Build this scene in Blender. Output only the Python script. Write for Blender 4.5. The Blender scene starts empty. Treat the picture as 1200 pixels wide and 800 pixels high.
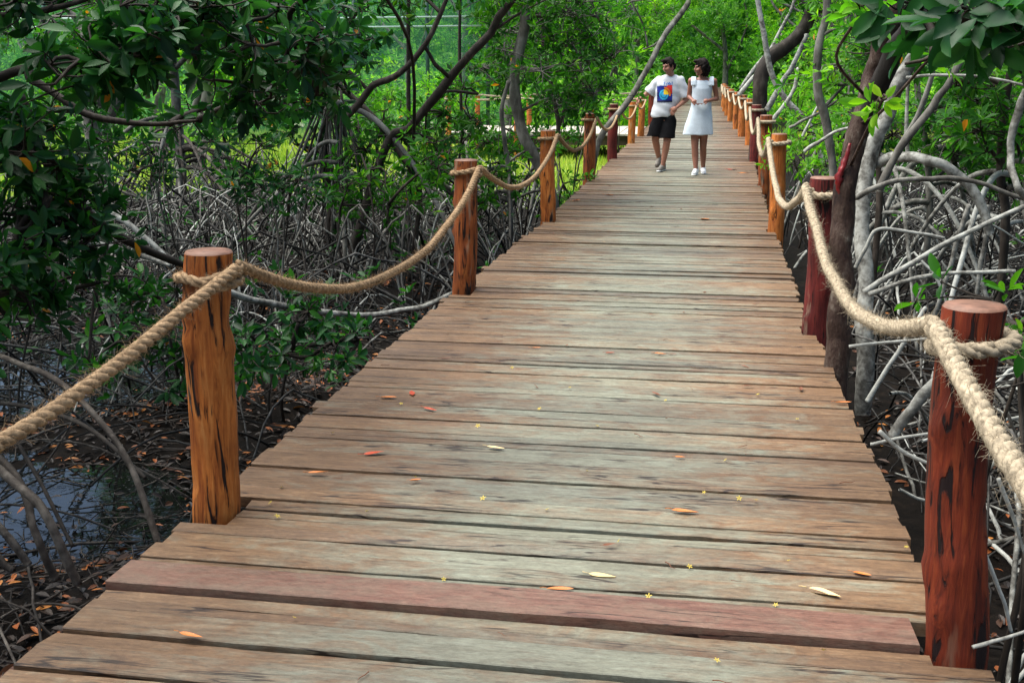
import bpy, bmesh, math
import numpy as np
from mathutils import Vector
from mathutils.bvhtree import BVHTree

rng = np.random.default_rng(11)
scene = bpy.context.scene
COL = scene.collection
rad = math.radians

# ------------------------------------------------------------------ camera
F_PX, PITCH, YAW, EYE = 1400.0, math.atan(320/1400.0), 0.1600, 1.55
CR = np.array([math.cos(YAW), math.sin(YAW), 0])
CF = np.array([-math.sin(YAW)*math.cos(PITCH), math.cos(YAW)*math.cos(PITCH), -math.sin(PITCH)])
CU = np.cross(CR, CF)
def P(px, py, y):
    """world point at forward distance y (metres along the walkway) seen at photo pixel px, py"""
    d = CF + CR*(px-600)/F_PX - CU*(py-400)/F_PX
    t = y/d[1]
    return np.array([0, 0, EYE]) + d*t
def G(px, py, z=0.0):
    d = CF + CR*(px-600)/F_PX - CU*(py-400)/F_PX
    return np.array([0, 0, EYE]) + d*((z-EYE)/d[2])

# ------------------------------------------------------------------ mesh helpers
def make_mesh(name, V, faces, mats=(), attrs=None, smooth=True, mat_idx=None):
    me = bpy.data.meshes.new(name)
    V = np.asarray(V, dtype=np.float32)
    faces = [np.asarray(f, dtype=np.int32) for f in faces if len(f)]
    me.vertices.add(len(V)); me.vertices.foreach_set('co', V.ravel())
    loops = np.concatenate([f.ravel() for f in faces])
    tot = np.concatenate([np.full(len(f), f.shape[1], dtype=np.int32) for f in faces])
    start = np.concatenate([[0], np.cumsum(tot)[:-1]]).astype(np.int32)
    me.loops.add(len(loops)); me.loops.foreach_set('vertex_index', loops)
    me.polygons.add(len(tot)); me.polygons.foreach_set('loop_start', start)
    me.polygons.foreach_set('use_smooth', np.full(len(tot), smooth, dtype=bool))
    if mat_idx is not None:
        me.polygons.foreach_set('material_index', np.asarray(mat_idx, dtype=np.int32))
    for k, a in (attrs or {}).items():
        at = me.attributes.new(k, 'FLOAT', 'POINT')
        at.data.foreach_set('value', np.asarray(a, dtype=np.float32))
    for m in mats: me.materials.append(m)
    me.update(calc_edges=True)
    return me

def base_of(o):
    while o.parent is not None: o = o.parent
    return np.array(o['_base'], float) if '_base' in o else np.array(o.location)
class MB:
    """collects pieces; build() links them as ONE mesh object"""
    def __init__(s): s.V = []; s.F = {3: [], 4: []}; s.n = 0; s.A = []
    def add(s, V, faces, tone=0.5):
        V = np.asarray(V, float)
        for f in faces:
            f = np.asarray(f, dtype=np.int64)
            if len(f): s.F[f.shape[1]].append(f + s.n)
        s.V.append(V); s.n += len(V)
        s.A.append(np.broadcast_to(np.asarray(tone, float), (len(V),)).copy())
        return s
    def build(s, name, mats, parent=None, base=None, smooth=True):
        if not isinstance(mats, (list, tuple)): mats = [mats]
        base = np.zeros(3) if base is None else np.asarray(base, float)
        off = base if parent is None else base_of(parent)
        V = np.concatenate(s.V) - off
        me = make_mesh(name, V, [np.concatenate(s.F[k]) for k in s.F if s.F[k]], mats, {'tone': np.concatenate(s.A)}, smooth)
        o = bpy.data.objects.new(name, me); COL.objects.link(o)
        if parent is None: o.location = base
        else: o.parent = parent
        return o

def tag(o, label=None, cat=None, group=None, kind=None):
    if label: o['label'] = label
    if cat: o['category'] = cat
    if group: o['group'] = group
    if kind: o['kind'] = kind
    return o
_bases = []
def thing(name, label, cat, base=(0, 0, 0), group=None):
    o = bpy.data.objects.new(name, None); COL.objects.link(o)
    o.empty_display_size = 0.2
    o.location = [float(v) for v in base]
    o['_base'] = [float(v) for v in base]; _bases.append(o)
    return tag(o, label, cat, group)

def catmull(pts, n):
    pts = np.asarray(pts, float)
    if len(pts) == 2:
        t = np.linspace(0, 1, n)[:, None]; return pts[0]*(1-t) + pts[1]*t
    p = np.vstack([2*pts[0]-pts[1], pts, 2*pts[-1]-pts[-2]])
    m = len(pts)-1
    u = np.linspace(0, m-1e-6, n); i = u.astype(int); t = (u-i)[:, None]
    a, b, c, d = p[i], p[i+1], p[i+2], p[i+3]
    return 0.5*((2*b) + (-a+c)*t + (2*a-5*b+4*c-d)*t**2 + (-a+3*b-3*c+d)*t**3)

def tubes(Pt, R, sides=6, cap=True, wob=0.0):
    """Pt (N,K,3), R (N,K) -> V, [quads, tris]"""
    Pt = np.asarray(Pt, float)
    if Pt.ndim == 2: Pt = Pt[None]
    R = np.broadcast_to(np.asarray(R, float), Pt.shape[:2])
    N, K, _ = Pt.shape
    T = np.gradient(Pt, axis=1); T /= np.linalg.norm(T, axis=2, keepdims=True)+1e-9
    m = np.abs(Pt[:, -1]-Pt[:, 0]) + 1e-6*np.array([3, 2, 1])
    ref = np.eye(3)[np.argmin(m, axis=1)][:, None, :]
    u = np.cross(T, np.broadcast_to(ref, T.shape)); u /= np.linalg.norm(u, axis=2, keepdims=True)+1e-9
    v = np.cross(T, u)
    a = np.arange(sides)*2*math.pi/sides
    rr = R[:, :, None]
    if wob: rr = rr*(1+rng.normal(0, wob, (N, K, sides)))
    else: rr = np.broadcast_to(rr, (N, K, sides))
    V = Pt[:, :, None, :] + (u[:, :, None, :]*np.cos(a)[None, None, :, None] + v[:, :, None, :]*np.sin(a)[None, None, :, None])*rr[..., None]
    base = (np.arange(N)*K*sides)[:, None, None]
    k = np.arange(K-1)[None, :, None]; s = np.arange(sides)[None, None, :]; s2 = (s+1) % sides
    q = np.stack([base+k*sides+s, base+k*sides+s2, base+(k+1)*sides+s2, base+(k+1)*sides+s], -1).reshape(-1, 4)
    V = V.reshape(-1, 3)
    tris = np.zeros((0, 3), int)
    if cap:
        n0 = len(V); V = np.vstack([V, Pt[:, 0], Pt[:, -1]])
        b = (np.arange(N)*K*sides)[:, None]; s = np.arange(sides)[None]; s2 = (s+1) % sides
        c0 = (n0+np.arange(N))[:, None]+0*s; c1 = (n0+N+np.arange(N))[:, None]+0*s
        t0 = np.stack([b+s2, b+s, c0], -1).reshape(-1, 3)
        e = b+(K-1)*sides
        t1 = np.stack([e+s, e+s2, c1], -1).reshape(-1, 3)
        tris = np.vstack([t0, t1])
    return V, [q, tris]

def unit(a): return a/(np.linalg.norm(a, axis=-1, keepdims=True)+1e-9)

def box(c, s, rot=0.0):
    c = np.array(c, float); s = np.array(s, float)/2
    V = np.array([[x, y, z] for x in (-1, 1) for y in (-1, 1) for z in (-1, 1)], float)*s
    cs, sn = math.cos(rot), math.sin(rot)
    V = np.stack([V[:, 0]*cs-V[:, 1]*sn, V[:, 0]*sn+V[:, 1]*cs, V[:, 2]], -1)+c
    return V, [np.array([[0, 1, 3, 2], [4, 6, 7, 5], [0, 4, 5, 1], [2, 3, 7, 6], [0, 2, 6, 4], [1, 5, 7, 3]])]

def sphere(c, r, nu=14, nv=9):
    c = np.array(c, float); r = np.broadcast_to(np.asarray(r, float), (3,))
    V = [[0, 0, 1]]
    for i in range(1, nv):
        t = math.pi*i/nv
        for j in range(nu):
            p = 2*math.pi*j/nu
            V.append([math.sin(t)*math.cos(p), math.sin(t)*math.sin(p), math.cos(t)])
    V.append([0, 0, -1])
    q = []; t3 = []
    for j in range(nu):
        t3.append([0, 1+j, 1+(j+1) % nu])
        e = 1+(nv-2)*nu
        t3.append([len(V)-1, e+(j+1) % nu, e+j])
        for i in range(nv-2):
            a = 1+i*nu
            q.append([a+j, a+nu+j, a+nu+(j+1) % nu, a+(j+1) % nu])
    return np.array(V)*r+c, [np.array(q), np.array(t3)]

# ------------------------------------------------------------------ materials
def mat(name):
    m = bpy.data.materials.new(name); m.use_nodes = True
    nt = m.node_tree; nt.nodes.clear()
    return m, nt
def N(nt, t, **kw):
    n = nt.nodes.new(t)
    for k, v in kw.items():
        if k.startswith('i_'):
            key = k[2:]; n.inputs[int(key) if key.isdigit() else key.replace('_', ' ')].default_value = v
        else: setattr(n, k, v)
    return n
def L(nt, a, b): nt.links.new(a, b)
def ramp(nt, stops, src=None, mode='LINEAR'):
    r = nt.nodes.new('ShaderNodeValToRGB'); r.color_ramp.interpolation = mode
    e = r.color_ramp.elements
    while len(e) < len(stops): e.new(0.5)
    for el, (p, c) in zip(e, stops):
        el.position = p; el.color = (*c, 1) if len(c) == 3 else c
    if src is not None: L(nt, src, r.inputs[0])
    return r
def noise(nt, vec, scale, detail=4, rough=0.55, dist=0.0):
    n = N(nt, 'ShaderNodeTexNoise'); n.inputs['Scale'].default_value = scale
    n.inputs['Detail'].default_value = detail; n.inputs['Roughness'].default_value = rough
    n.inputs['Distortion'].default_value = dist
    L(nt, vec, n.inputs['Vector']); return n
def mapping(nt, src, scale=(1, 1, 1)):
    m = N(nt, 'ShaderNodeMapping'); m.inputs['Scale'].default_value = scale; L(nt, src, m.inputs[0]); return m
def mix(nt, fac, a, b, blend='MIX'):
    m = nt.nodes.new('ShaderNodeMix'); m.data_type = 'RGBA'; m.blend_type = blend
    for s, v in ((m.inputs[0], fac), (m.inputs[6], a), (m.inputs[7], b)):
        if hasattr(v, 'links'): L(nt, v, s)
        elif isinstance(v, (int, float)): s.default_value = v
        else: s.default_value = (*v, 1)
    return m.outputs[2]
def out(nt, sh): o = N(nt, 'ShaderNodeOutputMaterial'); L(nt, sh, o.inputs[0]); return o
def bsdf(nt, color, rough=0.6, spec=0.5, normal=None):
    b = N(nt, 'ShaderNodeBsdfPrincipled')
    if hasattr(color, 'links'): L(nt, color, b.inputs['Base Color'])
    else: b.inputs['Base Color'].default_value = (*color, 1)
    if hasattr(rough, 'links'): L(nt, rough, b.inputs['Roughness'])
    else: b.inputs['Roughness'].default_value = rough
    b.inputs['Specular IOR Level'].default_value = spec
    if normal is not None: L(nt, normal, b.inputs['Normal'])
    return b
def bump(nt, h, strength=0.3, dist=0.01):
    b = N(nt, 'ShaderNodeBump'); b.inputs['Strength'].default_value = strength; b.inputs['Distance'].default_value = dist
    L(nt, h, b.inputs['Height']); return b.outputs[0]
def tone(nt): return N(nt, 'ShaderNodeAttribute', attribute_name='tone').outputs['Fac']
def objco(nt): return N(nt, 'ShaderNodeTexCoord').outputs['Object']

def leaf_mat(name, stops, trans=0.35, rough=0.38, spec=0.5, tcol=(1.3, 1.5, 0.5)):
    m, nt = mat(name)
    r = ramp(nt, stops, tone(nt))
    b = bsdf(nt, r.outputs[0], rough, spec)
    t = N(nt, 'ShaderNodeBsdfTranslucent')
    L(nt, mix(nt, 1.0, r.outputs[0], tcol, 'MULTIPLY'), t.inputs[0])
    s = N(nt, 'ShaderNodeMixShader'); s.inputs[0].default_value = trans
    L(nt, b.outputs[0], s.inputs[1]); L(nt, t.outputs[0], s.inputs[2]); out(nt, s.outputs[0])
    return m
ORANGE = [(0.978, (0.55, 0.17, 0.012)), (1.0, (0.6, 0.25, 0.02))]
M = {}
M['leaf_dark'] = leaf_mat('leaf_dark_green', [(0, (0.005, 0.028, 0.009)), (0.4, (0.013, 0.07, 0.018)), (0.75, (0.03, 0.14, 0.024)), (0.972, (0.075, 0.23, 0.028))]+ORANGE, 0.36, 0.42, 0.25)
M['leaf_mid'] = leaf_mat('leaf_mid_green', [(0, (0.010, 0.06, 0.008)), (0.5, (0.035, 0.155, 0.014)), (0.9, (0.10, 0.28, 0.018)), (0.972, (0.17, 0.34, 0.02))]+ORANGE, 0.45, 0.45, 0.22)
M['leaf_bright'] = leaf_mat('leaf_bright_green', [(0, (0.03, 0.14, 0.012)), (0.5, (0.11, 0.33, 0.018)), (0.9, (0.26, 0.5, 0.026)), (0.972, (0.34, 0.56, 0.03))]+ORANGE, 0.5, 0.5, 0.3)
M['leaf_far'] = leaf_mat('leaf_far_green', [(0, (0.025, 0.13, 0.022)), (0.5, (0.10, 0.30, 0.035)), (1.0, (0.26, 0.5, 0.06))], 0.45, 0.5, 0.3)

def bark_mat(name, stops, scale=14, zst=0.35, bs=0.5):
    m, nt = mat(name)
    co = objco(nt)
    n1 = noise(nt, mapping(nt, co, (1, 1, zst)).outputs[0], scale, 6, 0.65)
    n2 = noise(nt, co, 3.0, 3)
    t = N(nt, 'ShaderNodeMath', operation='MULTIPLY_ADD'); L(nt, n2.outputs[0], t.inputs[0]); t.inputs[1].default_value = 0.7
    L(nt, n1.outputs[0], t.inputs[2])
    t2 = N(nt, 'ShaderNodeMath', operation='MULTIPLY_ADD'); L(nt, tone(nt), t2.inputs[0]); t2.inputs[1].default_value = 0.5
    s = N(nt, 'ShaderNodeMath', operation='SUBTRACT'); L(nt, t.outputs[0], s.inputs[0]); s.inputs[1].default_value = 0.6
    L(nt, s.outputs[0], t2.inputs[2])
    r = ramp(nt, stops, t2.outputs[0])
    b = bsdf(nt, r.outputs[0], 0.75, 0.3, bump(nt, n1.outputs[0], bs, 0.02)); out(nt, b.outputs[0])
    return m
M['bark_dark'] = bark_mat('dark_bark', [(0.2, (0.009, 0.007, 0.005)), (0.55, (0.032, 0.024, 0.018)), (0.85, (0.11, 0.092, 0.074))])
M['bark_grey'] = bark_mat('grey_bark', [(0.25, (0.025, 0.022, 0.018)), (0.5, (0.105, 0.1, 0.086)), (0.62, (0.17, 0.165, 0.145)), (0.85, (0.3, 0.3, 0.27))])
M['bark_mottled'] = bark_mat('mottled_bark', [(0.3, (0.014, 0.006, 0.005)), (0.46, (0.038, 0.019, 0.013)), (0.58, (0.065, 0.042, 0.031)), (0.72, (0.16, 0.135, 0.11)), (0.95, (0.26, 0.25, 0.22))], 24, 0.45, 0.9)
M['root_pale'] = bark_mat('pale_root_bark', [(0.25, (0.028, 0.025, 0.02)), (0.42, (0.13, 0.128, 0.113)), (0.58, (0.31, 0.315, 0.285)), (0.85, (0.48, 0.5, 0.465))], 18, 1.0, 0.3)
M['root_dark'] = bark_mat('shaded_stick_bark', [(0.2, (0.004, 0.0038, 0.0035)), (0.5, (0.019, 0.018, 0.016)), (0.72, (0.075, 0.073, 0.067)), (0.95, (0.24, 0.24, 0.22))], 18, 1.0, 0.3)  # stick bark taken near black: deep shade of the tangle put into colour
M['root_brown'] = bark_mat('brown_root_bark', [(0.2, (0.009, 0.0075, 0.006)), (0.5, (0.042, 0.034, 0.027)), (0.85, (0.17, 0.15, 0.125))], 18, 1.0, 0.3)

def deck_mat(name, red=False):
    m, nt = mat(name)
    co = objco(nt)
    off = N(nt, 'ShaderNodeCombineXYZ')
    a = N(nt, 'ShaderNodeAttribute', attribute_name='tone')
    mu = N(nt, 'ShaderNodeMath', operation='MULTIPLY'); L(nt, a.outputs['Fac'], mu.inputs[0]); mu.inputs[1].default_value = 173.0
    L(nt, mu.outputs[0], off.inputs[0]); L(nt, mu.outputs[0], off.inputs[2])
    ad = N(nt, 'ShaderNodeVectorMath', operation='ADD'); L(nt, co, ad.inputs[0]); L(nt, off.outputs[0], ad.inputs[1])
    v = ad.outputs[0]
    grain = noise(nt, mapping(nt, v, (3.0, 24, 24)).outputs[0], 2.2, 8, 0.72, 0.7)
    fine = noise(nt, mapping(nt, v, (26, 90, 90)).outputs[0], 2.0, 5, 0.75)
    speck = noise(nt, mapping(nt, v, (1, 1.8, 1.8)).outputs[0], 30, 8, 0.8)
    patch = noise(nt, mapping(nt, v, (2.0, 4.0, 4.0)).outputs[0], 2.4, 8, 0.72, 0.9)
    crack = noise(nt, mapping(nt, v, (0.8, 9, 9)).outputs[0], 1.7, 4, 0.5, 0.3)
    stain = noise(nt, co, 1.6, 6, 0.7)
    if red:
        c = ramp(nt, [(0.25, (0.075, 0.03, 0.02)), (0.5, (0.165, 0.078, 0.052)), (0.75, (0.25, 0.15, 0.105))], grain.outputs[0]).outputs[0]
        c = mix(nt, ramp(nt, [(0.42, (0, 0, 0)), (0.62, (0.7, 0.7, 0.7))], patch.outputs[0]).outputs[0], c, (0.16, 0.115, 0.08))
    else:
        warm = ramp(nt, [(0.28, (0.078, 0.043, 0.022)), (0.5, (0.15, 0.088, 0.045)), (0.72, (0.235, 0.152, 0.084))], grain.outputs[0]).outputs[0]
        cool = ramp(nt, [(0.28, (0.11, 0.107, 0.077)), (0.5, (0.172, 0.18, 0.136)), (0.72, (0.235, 0.258, 0.205))], grain.outputs[0]).outputs[0]
        # centre strip greyer than the edges: sky sheen painted into colour, plus foot wear
        sx = N(nt, 'ShaderNodeSeparateXYZ'); L(nt, co, sx.inputs[0])
        w = N(nt, 'ShaderNodeMath', operation='ADD'); L(nt, sx.outputs[0], w.inputs[0]); w.inputs[1].default_value = 0.45
        w2 = N(nt, 'ShaderNodeMath', operation='ABSOLUTE'); L(nt, w.outputs[0], w2.inputs[0])
        w3 = N(nt, 'ShaderNodeMapRange'); L(nt, w2.outputs[0], w3.inputs[0])
        w3.inputs[1].default_value = 0.2; w3.inputs[2].default_value = 1.15; w3.inputs[3].default_value = 0.12; w3.inputs[4].default_value = -0.22
        pf = N(nt, 'ShaderNodeMath', operation='ADD'); L(nt, patch.outputs[0], pf.inputs[0]); L(nt, w3.outputs[0], pf.inputs[1])
        tt = N(nt, 'ShaderNodeMath', operation='MULTIPLY_ADD'); L(nt, a.outputs['Fac'], tt.inputs[0]); tt.inputs[1].default_value = 0.16
        pf2 = N(nt, 'ShaderNodeMath', operation='SUBTRACT'); L(nt, pf.outputs[0], pf2.inputs[0]); pf2.inputs[1].default_value = 0.08
        L(nt, pf2.outputs[0], tt.inputs[2])
        pr = ramp(nt, [(0.34, (0, 0, 0)), (0.66, (1, 1, 1))], tt.outputs[0])
        c = mix(nt, pr.outputs[0], warm, cool)
        # per-board brightness
        hv = N(nt, 'ShaderNodeMath', operation='FRACT'); L(nt, mu.outputs[0], hv.inputs[0])
        br = ramp(nt, [(0, (0.74, 0.72, 0.72)), (0.5, (1, 0.98, 0.95)), (1, (1.2, 1.16, 1.1))], hv.outputs[0])
        c = mix(nt, 1.0, c, br.outputs[0], 'MULTIPLY')
    dk = ramp(nt, [(0.60, (1, 1, 1)), (0.72, (0.42, 0.38, 0.35))], noise(nt, mapping(nt, v, (0.9, 14, 14)).outputs[0], 2.6, 5, 0.7, 1.2).outputs[0])
    c = mix(nt, 0.75, c, dk.outputs[0], 'MULTIPLY')
    st = ramp(nt, [(0.35, (0.72, 0.68, 0.66)), (0.6, (1.04, 1.04, 1.04))], stain.outputs[0])
    c = mix(nt, 0.7, c, st.outputs[0], 'MULTIPLY')
    fr = ramp(nt, [(0.3, (0.68, 0.68, 0.68)), (0.7, (1.25, 1.25, 1.25))], fine.outputs[0])
    c = mix(nt, 0.85, c, fr.outputs[0], 'MULTIPLY')
    sp = ramp(nt, [(0.32, (0.45, 0.42, 0.38)), (0.45, (0.95, 0.95, 0.95)), (0.6, (1.1, 1.1, 1.1)), (0.72, (1.55, 1.58, 1.6))], speck.outputs[0])
    c = mix(nt, 0.75, c, sp.outputs[0], 'MULTIPLY')
    ck = ramp(nt, [(0.478, (1, 1, 1)), (0.492, (0.16, 0.12, 0.1)), (0.508, (0.16, 0.12, 0.1)), (0.522, (1, 1, 1))], crack.outputs[0])
    cm = ramp(nt, [(0.5, (0, 0, 0)), (0.58, (1, 1, 1))], noise(nt, mapping(nt, v, (1.2, 3, 3)).outputs[0], 1.3, 3, 0.5).outputs[0])
    c = mix(nt, cm.outputs[0], c, mix(nt, 1.0, c, ck.outputs[0], 'MULTIPLY'))
    rr = ramp(nt, [(0.3, (0.42,)*3), (0.7, (0.66,)*3)], patch.outputs[0])
    hsum = N(nt, 'ShaderNodeMath', operation='ADD'); L(nt, grain.outputs[0], hsum.inputs[0]); L(nt, fine.outputs[0], hsum.inputs[1])
    b = bsdf(nt, c, rr.outputs[0], 0.42, bump(nt, hsum.outputs[0], 0.35, 0.004)); out(nt, b.outputs[0])
    return m
M['deck'] = deck_mat('weathered_deck_boards'); M['deck_red'] = deck_mat('reddish_deck_board', True)

def post_mat(name, a, b_, c_, dark, thr=0.60):
    m, nt = mat(name)
    co = objco(nt); oi = N(nt, 'ShaderNodeObjectInfo')
    ad = N(nt, 'ShaderNodeVectorMath', operation='ADD'); L(nt, co, ad.inputs[0])
    mu = N(nt, 'ShaderNodeMath', operation='MULTIPLY'); L(nt, oi.outputs['Random'], mu.inputs[0]); mu.inputs[1].default_value = 57.0
    cx = N(nt, 'ShaderNodeCombineXYZ'); L(nt, mu.outputs[0], cx.inputs[0]); L(nt, mu.outputs[0], cx.inputs[2])
    L(nt, cx.outputs[0], ad.inputs[1]); v = ad.outputs[0]
    g = noise(nt, mapping(nt, v, (24, 24, 2.0)).outputs[0], 1.6, 8, 0.68, 1.0)
    s = noise(nt, mapping(nt, v, (15, 15, 2.0)).outputs[0], 1.5, 6, 0.6, 1.3)
    big = noise(nt, v, 4.5, 4)
    c = ramp(nt, [(0.3, a), (0.5, b_), (0.7, c_)], g.outputs[0]).outputs[0]
    bl = ramp(nt, [(0.35, (0.62, 0.56, 0.52)), (0.62, (1.12, 1.1, 1.05))], big.outputs[0])
    c = mix(nt, 0.9, c, bl.outputs[0], 'MULTIPLY')
    k0 = ramp(nt, [(thr-.06, (0, 0, 0)), (thr+0.02, (1, 1, 1))], s.outputs[0])
    c = mix(nt, mix(nt, 1.0, k0.outputs[0], (.6, .6, .6), 'MULTIPLY'), c, tuple(q*.42 for q in a))
    k = ramp(nt, [(thr+.012, (0, 0, 0)), (thr+0.045, (1, 1, 1))], s.outputs[0])
    c = mix(nt, k.outputs[0], c, dark)
    wp = noise(nt, mapping(nt, v, (7, 7, 1.2)).outputs[0], 1.4, 4, 0.6)
    c = mix(nt, ramp(nt, [(.62, (0, 0, 0)), (.70, (.7, .7, .7))], wp.outputs[0]).outputs[0], c, (.26, .2, .14) if thr > .57 else (.2, .1, .06))
    inv = N(nt, 'ShaderNodeMath', operation='SUBTRACT'); L(nt, g.outputs[0], inv.inputs[0]); L(nt, k.outputs[0], inv.inputs[1])
    b = bsdf(nt, c, 0.68, 0.28, bump(nt, inv.outputs[0], 0.8, 0.008)); out(nt, b.outputs[0])
    return m
M['post_orange'] = post_mat('peeled_orange_wood', (0.24, 0.058, 0.012), (0.49, 0.15, 0.028), (0.64, 0.27, 0.075), (0.016, 0.008, 0.006), 0.585)
M['post_rust'] = post_mat('peeled_rusty_wood', (0.12, 0.028, 0.009), (0.29, 0.075, 0.018), (0.4, 0.14, 0.035), (0.014, 0.007, 0.005), 0.575)
M['post_red'] = post_mat('peeled_red_wood', (0.08, 0.012, 0.006), (0.175, 0.026, 0.009), (0.28, 0.058, 0.016), (0.012, 0.005, 0.005), 0.56)
M['post_deepred'] = post_mat('dark_red_wood', (0.06, 0.008, 0.008), (0.12, 0.014, 0.013), (0.19, 0.03, 0.022), (0.012, 0.005, 0.005), 0.62)
def simple(name, col, rough=0.6, spec=0.4, nscale=0, amt=0.25, bs=0.0):
    m, nt = mat(name)
    if nscale:
        n = noise(nt, objco(nt), nscale, 5, 0.6)
        r = ramp(nt, [(0.3, tuple(v*(1-amt) for v in col)), (0.7, tuple(min(1, v*(1+amt)) for v in col))], n.outputs[0])
        b = bsdf(nt, r.outputs[0], rough, spec, bump(nt, n.outputs[0], bs, 0.005) if bs else None)
    else: b = bsdf(nt, col, rough, spec)
    out(nt, b.outputs[0]); return m
M['cut_wood'] = simple('sawn_post_top', (0.17, 0.085, 0.055), 0.6, 0.4, 26, 0.4, 0.3)
M['beam'] = simple('dark_beam_wood', (0.07, 0.045, 0.03), 0.8, 0.3, 8, 0.4, 0.3)
M['rope_pale'] = simple('pale_sisal_rope', (0.33, 0.275, 0.195), 0.95, 0.05, 45, 0.5, 0.6)
M['rope_tan'] = simple('tan_sisal_rope', (0.32, 0.22, 0.13), 0.95, 0.05, 45, 0.5, 0.6)
M['skin_m'] = simple('tanned_skin', (0.33, 0.15, 0.1), 0.5, 0.4, 9, 0.12)
M['skin_w'] = simple('dark_tanned_skin', (0.25, 0.105, 0.068), 0.45, 0.45, 9, 0.12)
M['hair'] = simple('dark_brown_hair', (0.009, 0.006, 0.005), 0.75, 0.12, 60, 0.4, 0.5)
M['white_cotton'] = simple('white_cotton', (0.56, 0.59, 0.62), 0.85, 0.15, 14, 0.06, 0.15)
M['dress_cotton'] = simple('pale_blue_white_cotton', (0.54, 0.62, 0.69), 0.85, 0.15, 40, 0.08, 0.15)
M['black_cotton'] = simple('black_cotton', (0.009, 0.009, 0.010), 0.9, 0.05, 14, 0.2)
M['shoe_grey'] = simple('grey_brown_canvas', (0.19, 0.175, 0.155), 0.8, 0.2, 40, 0.3)
M['white_rubber'] = simple('white_canvas', (0.72, 0.74, 0.75), 0.7, 0.3, 40, 0.1)
M['lips'] = simple('lips', (0.2, 0.05, 0.045), 0.4)
M['eye'] = simple('eye_dark', (0.02, 0.015, 0.012), 0.25)
for k, c in dict(p_blue=(0.015, 0.03, 0.24), p_cyan=(0.04, 0.36, 0.62), p_red=(0.62, 0.035, 0.03), p_yellow=(0.75, 0.52, 0.03), p_orange=(0.7, 0.2, 0.02), p_black=(0.02, 0.02, 0.05), p_text=(0.05, 0.16, 0.5)).items():
    M[k] = simple('shirt_'+{'p_blue': 'blue', 'p_cyan': 'cyan', 'p_red': 'red', 'p_yellow': 'yellow', 'p_orange': 'orange', 'p_black': 'navy', 'p_text': 'lettering'}[k]+'_ink', c, 0.8, 0.15)
M['sap'] = simple('fresh_red_sap', (0.17, 0.006, 0.008), 0.35, 0.5, 20, 0.5, 0.4)
M['leaf_red'] = simple('fallen_leaf_red', (0.42, 0.055, 0.015), 0.45, 0.4, 30, 0.4)
M['leaf_orange'] = simple('fallen_leaf_orange', (0.55, 0.17, 0.03), 0.5, 0.4, 30, 0.35)
M['leaf_cream'] = simple('fallen_leaf_cream', (0.68, 0.50, 0.23), 0.5, 0.4, 30, 0.2)
M['leaf_brown'] = simple('fallen_leaf_brown', (0.16, 0.06, 0.03), 0.6, 0.3, 30, 0.4)
M['blossom'] = simple('yellow_blossom', (0.52, 0.40, 0.06), 0.6, 0.3)
M['steel_green'] = simple('dark_green_steel', (0.02, 0.06, 0.05), 0.5, 0.4)
M['pipe_white'] = simple('pale_galvanised_pipe', (0.42, 0.55, 0.52), 0.45, 0.5)
M['deck_pale'] = simple('bleached_boards', (0.42, 0.38, 0.32), 0.6, 0.5, 9, 0.35, 0.2)
M['pale_path'] = simple('pale_sand', (0.62, 0.57, 0.48), 0.9, 0.1, 3, 0.12)

def litter_mat():
    m, nt = mat('leaf_litter')
    r = ramp(nt, [(0, (0.014, 0.01, 0.008)), (0.55, (0.035, 0.022, 0.014)), (0.72, (0.09, 0.035, 0.015)), (0.9, (0.36, 0.1, 0.018)), (1, (0.5, 0.2, 0.04))], tone(nt))
    b = bsdf(nt, r.outputs[0], 0.5, 0.4); out(nt, b.outputs[0]); return m
M['litter'] = litter_mat()
def grass_mat():
    m, nt = mat('sunlit_grass')
    r = ramp(nt, [(0, (0.05, 0.10, 0.015)), (0.3, (0.12, 0.26, 0.02)), (0.6, (0.30, 0.46, 0.03)), (1, (0.52, 0.58, 0.09))], tone(nt))
    b = bsdf(nt, r.outputs[0], 0.6, 0.25)
    t = N(nt, 'ShaderNodeBsdfTranslucent'); L(nt, r.outputs[0], t.inputs[0])
    s = N(nt, 'ShaderNodeMixShader'); s.inputs[0].default_value = 0.4
    L(nt, b.outputs[0], s.inputs[1]); L(nt, t.outputs[0], s.inputs[2]); out(nt, s.outputs[0]); return m
M['grass'] = grass_mat()
def net_mat():
    m, nt = mat('green_shade_net')
    co = objco(nt)
    n = noise(nt, co, 2.0, 3)
    r = ramp(nt, [(0.3, (0.06, 0.22, 0.16)), (0.7, (0.14, 0.36, 0.27))], n.outputs[0])
    d = N(nt, 'ShaderNodeBsdfDiffuse'); L(nt, r.outputs[0], d.inputs[0])
    tl = N(nt, 'ShaderNodeBsdfTranslucent'); L(nt, r.outputs[0], tl.inputs[0])
    a = N(nt, 'ShaderNodeMixShader'); a.inputs[0].default_value = 0.5; L(nt, d.outputs[0], a.inputs[1]); L(nt, tl.outputs[0], a.inputs[2])
    t = N(nt, 'ShaderNodeBsdfTransparent')
    s = N(nt, 'ShaderNodeMixShader'); s.inputs[0].default_value = 0.3
    L(nt, t.outputs[0], s.inputs[1]); L(nt, a.outputs[0], s.inputs[2]); out(nt, s.outputs[0]); return m
M['net'] = net_mat()
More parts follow.
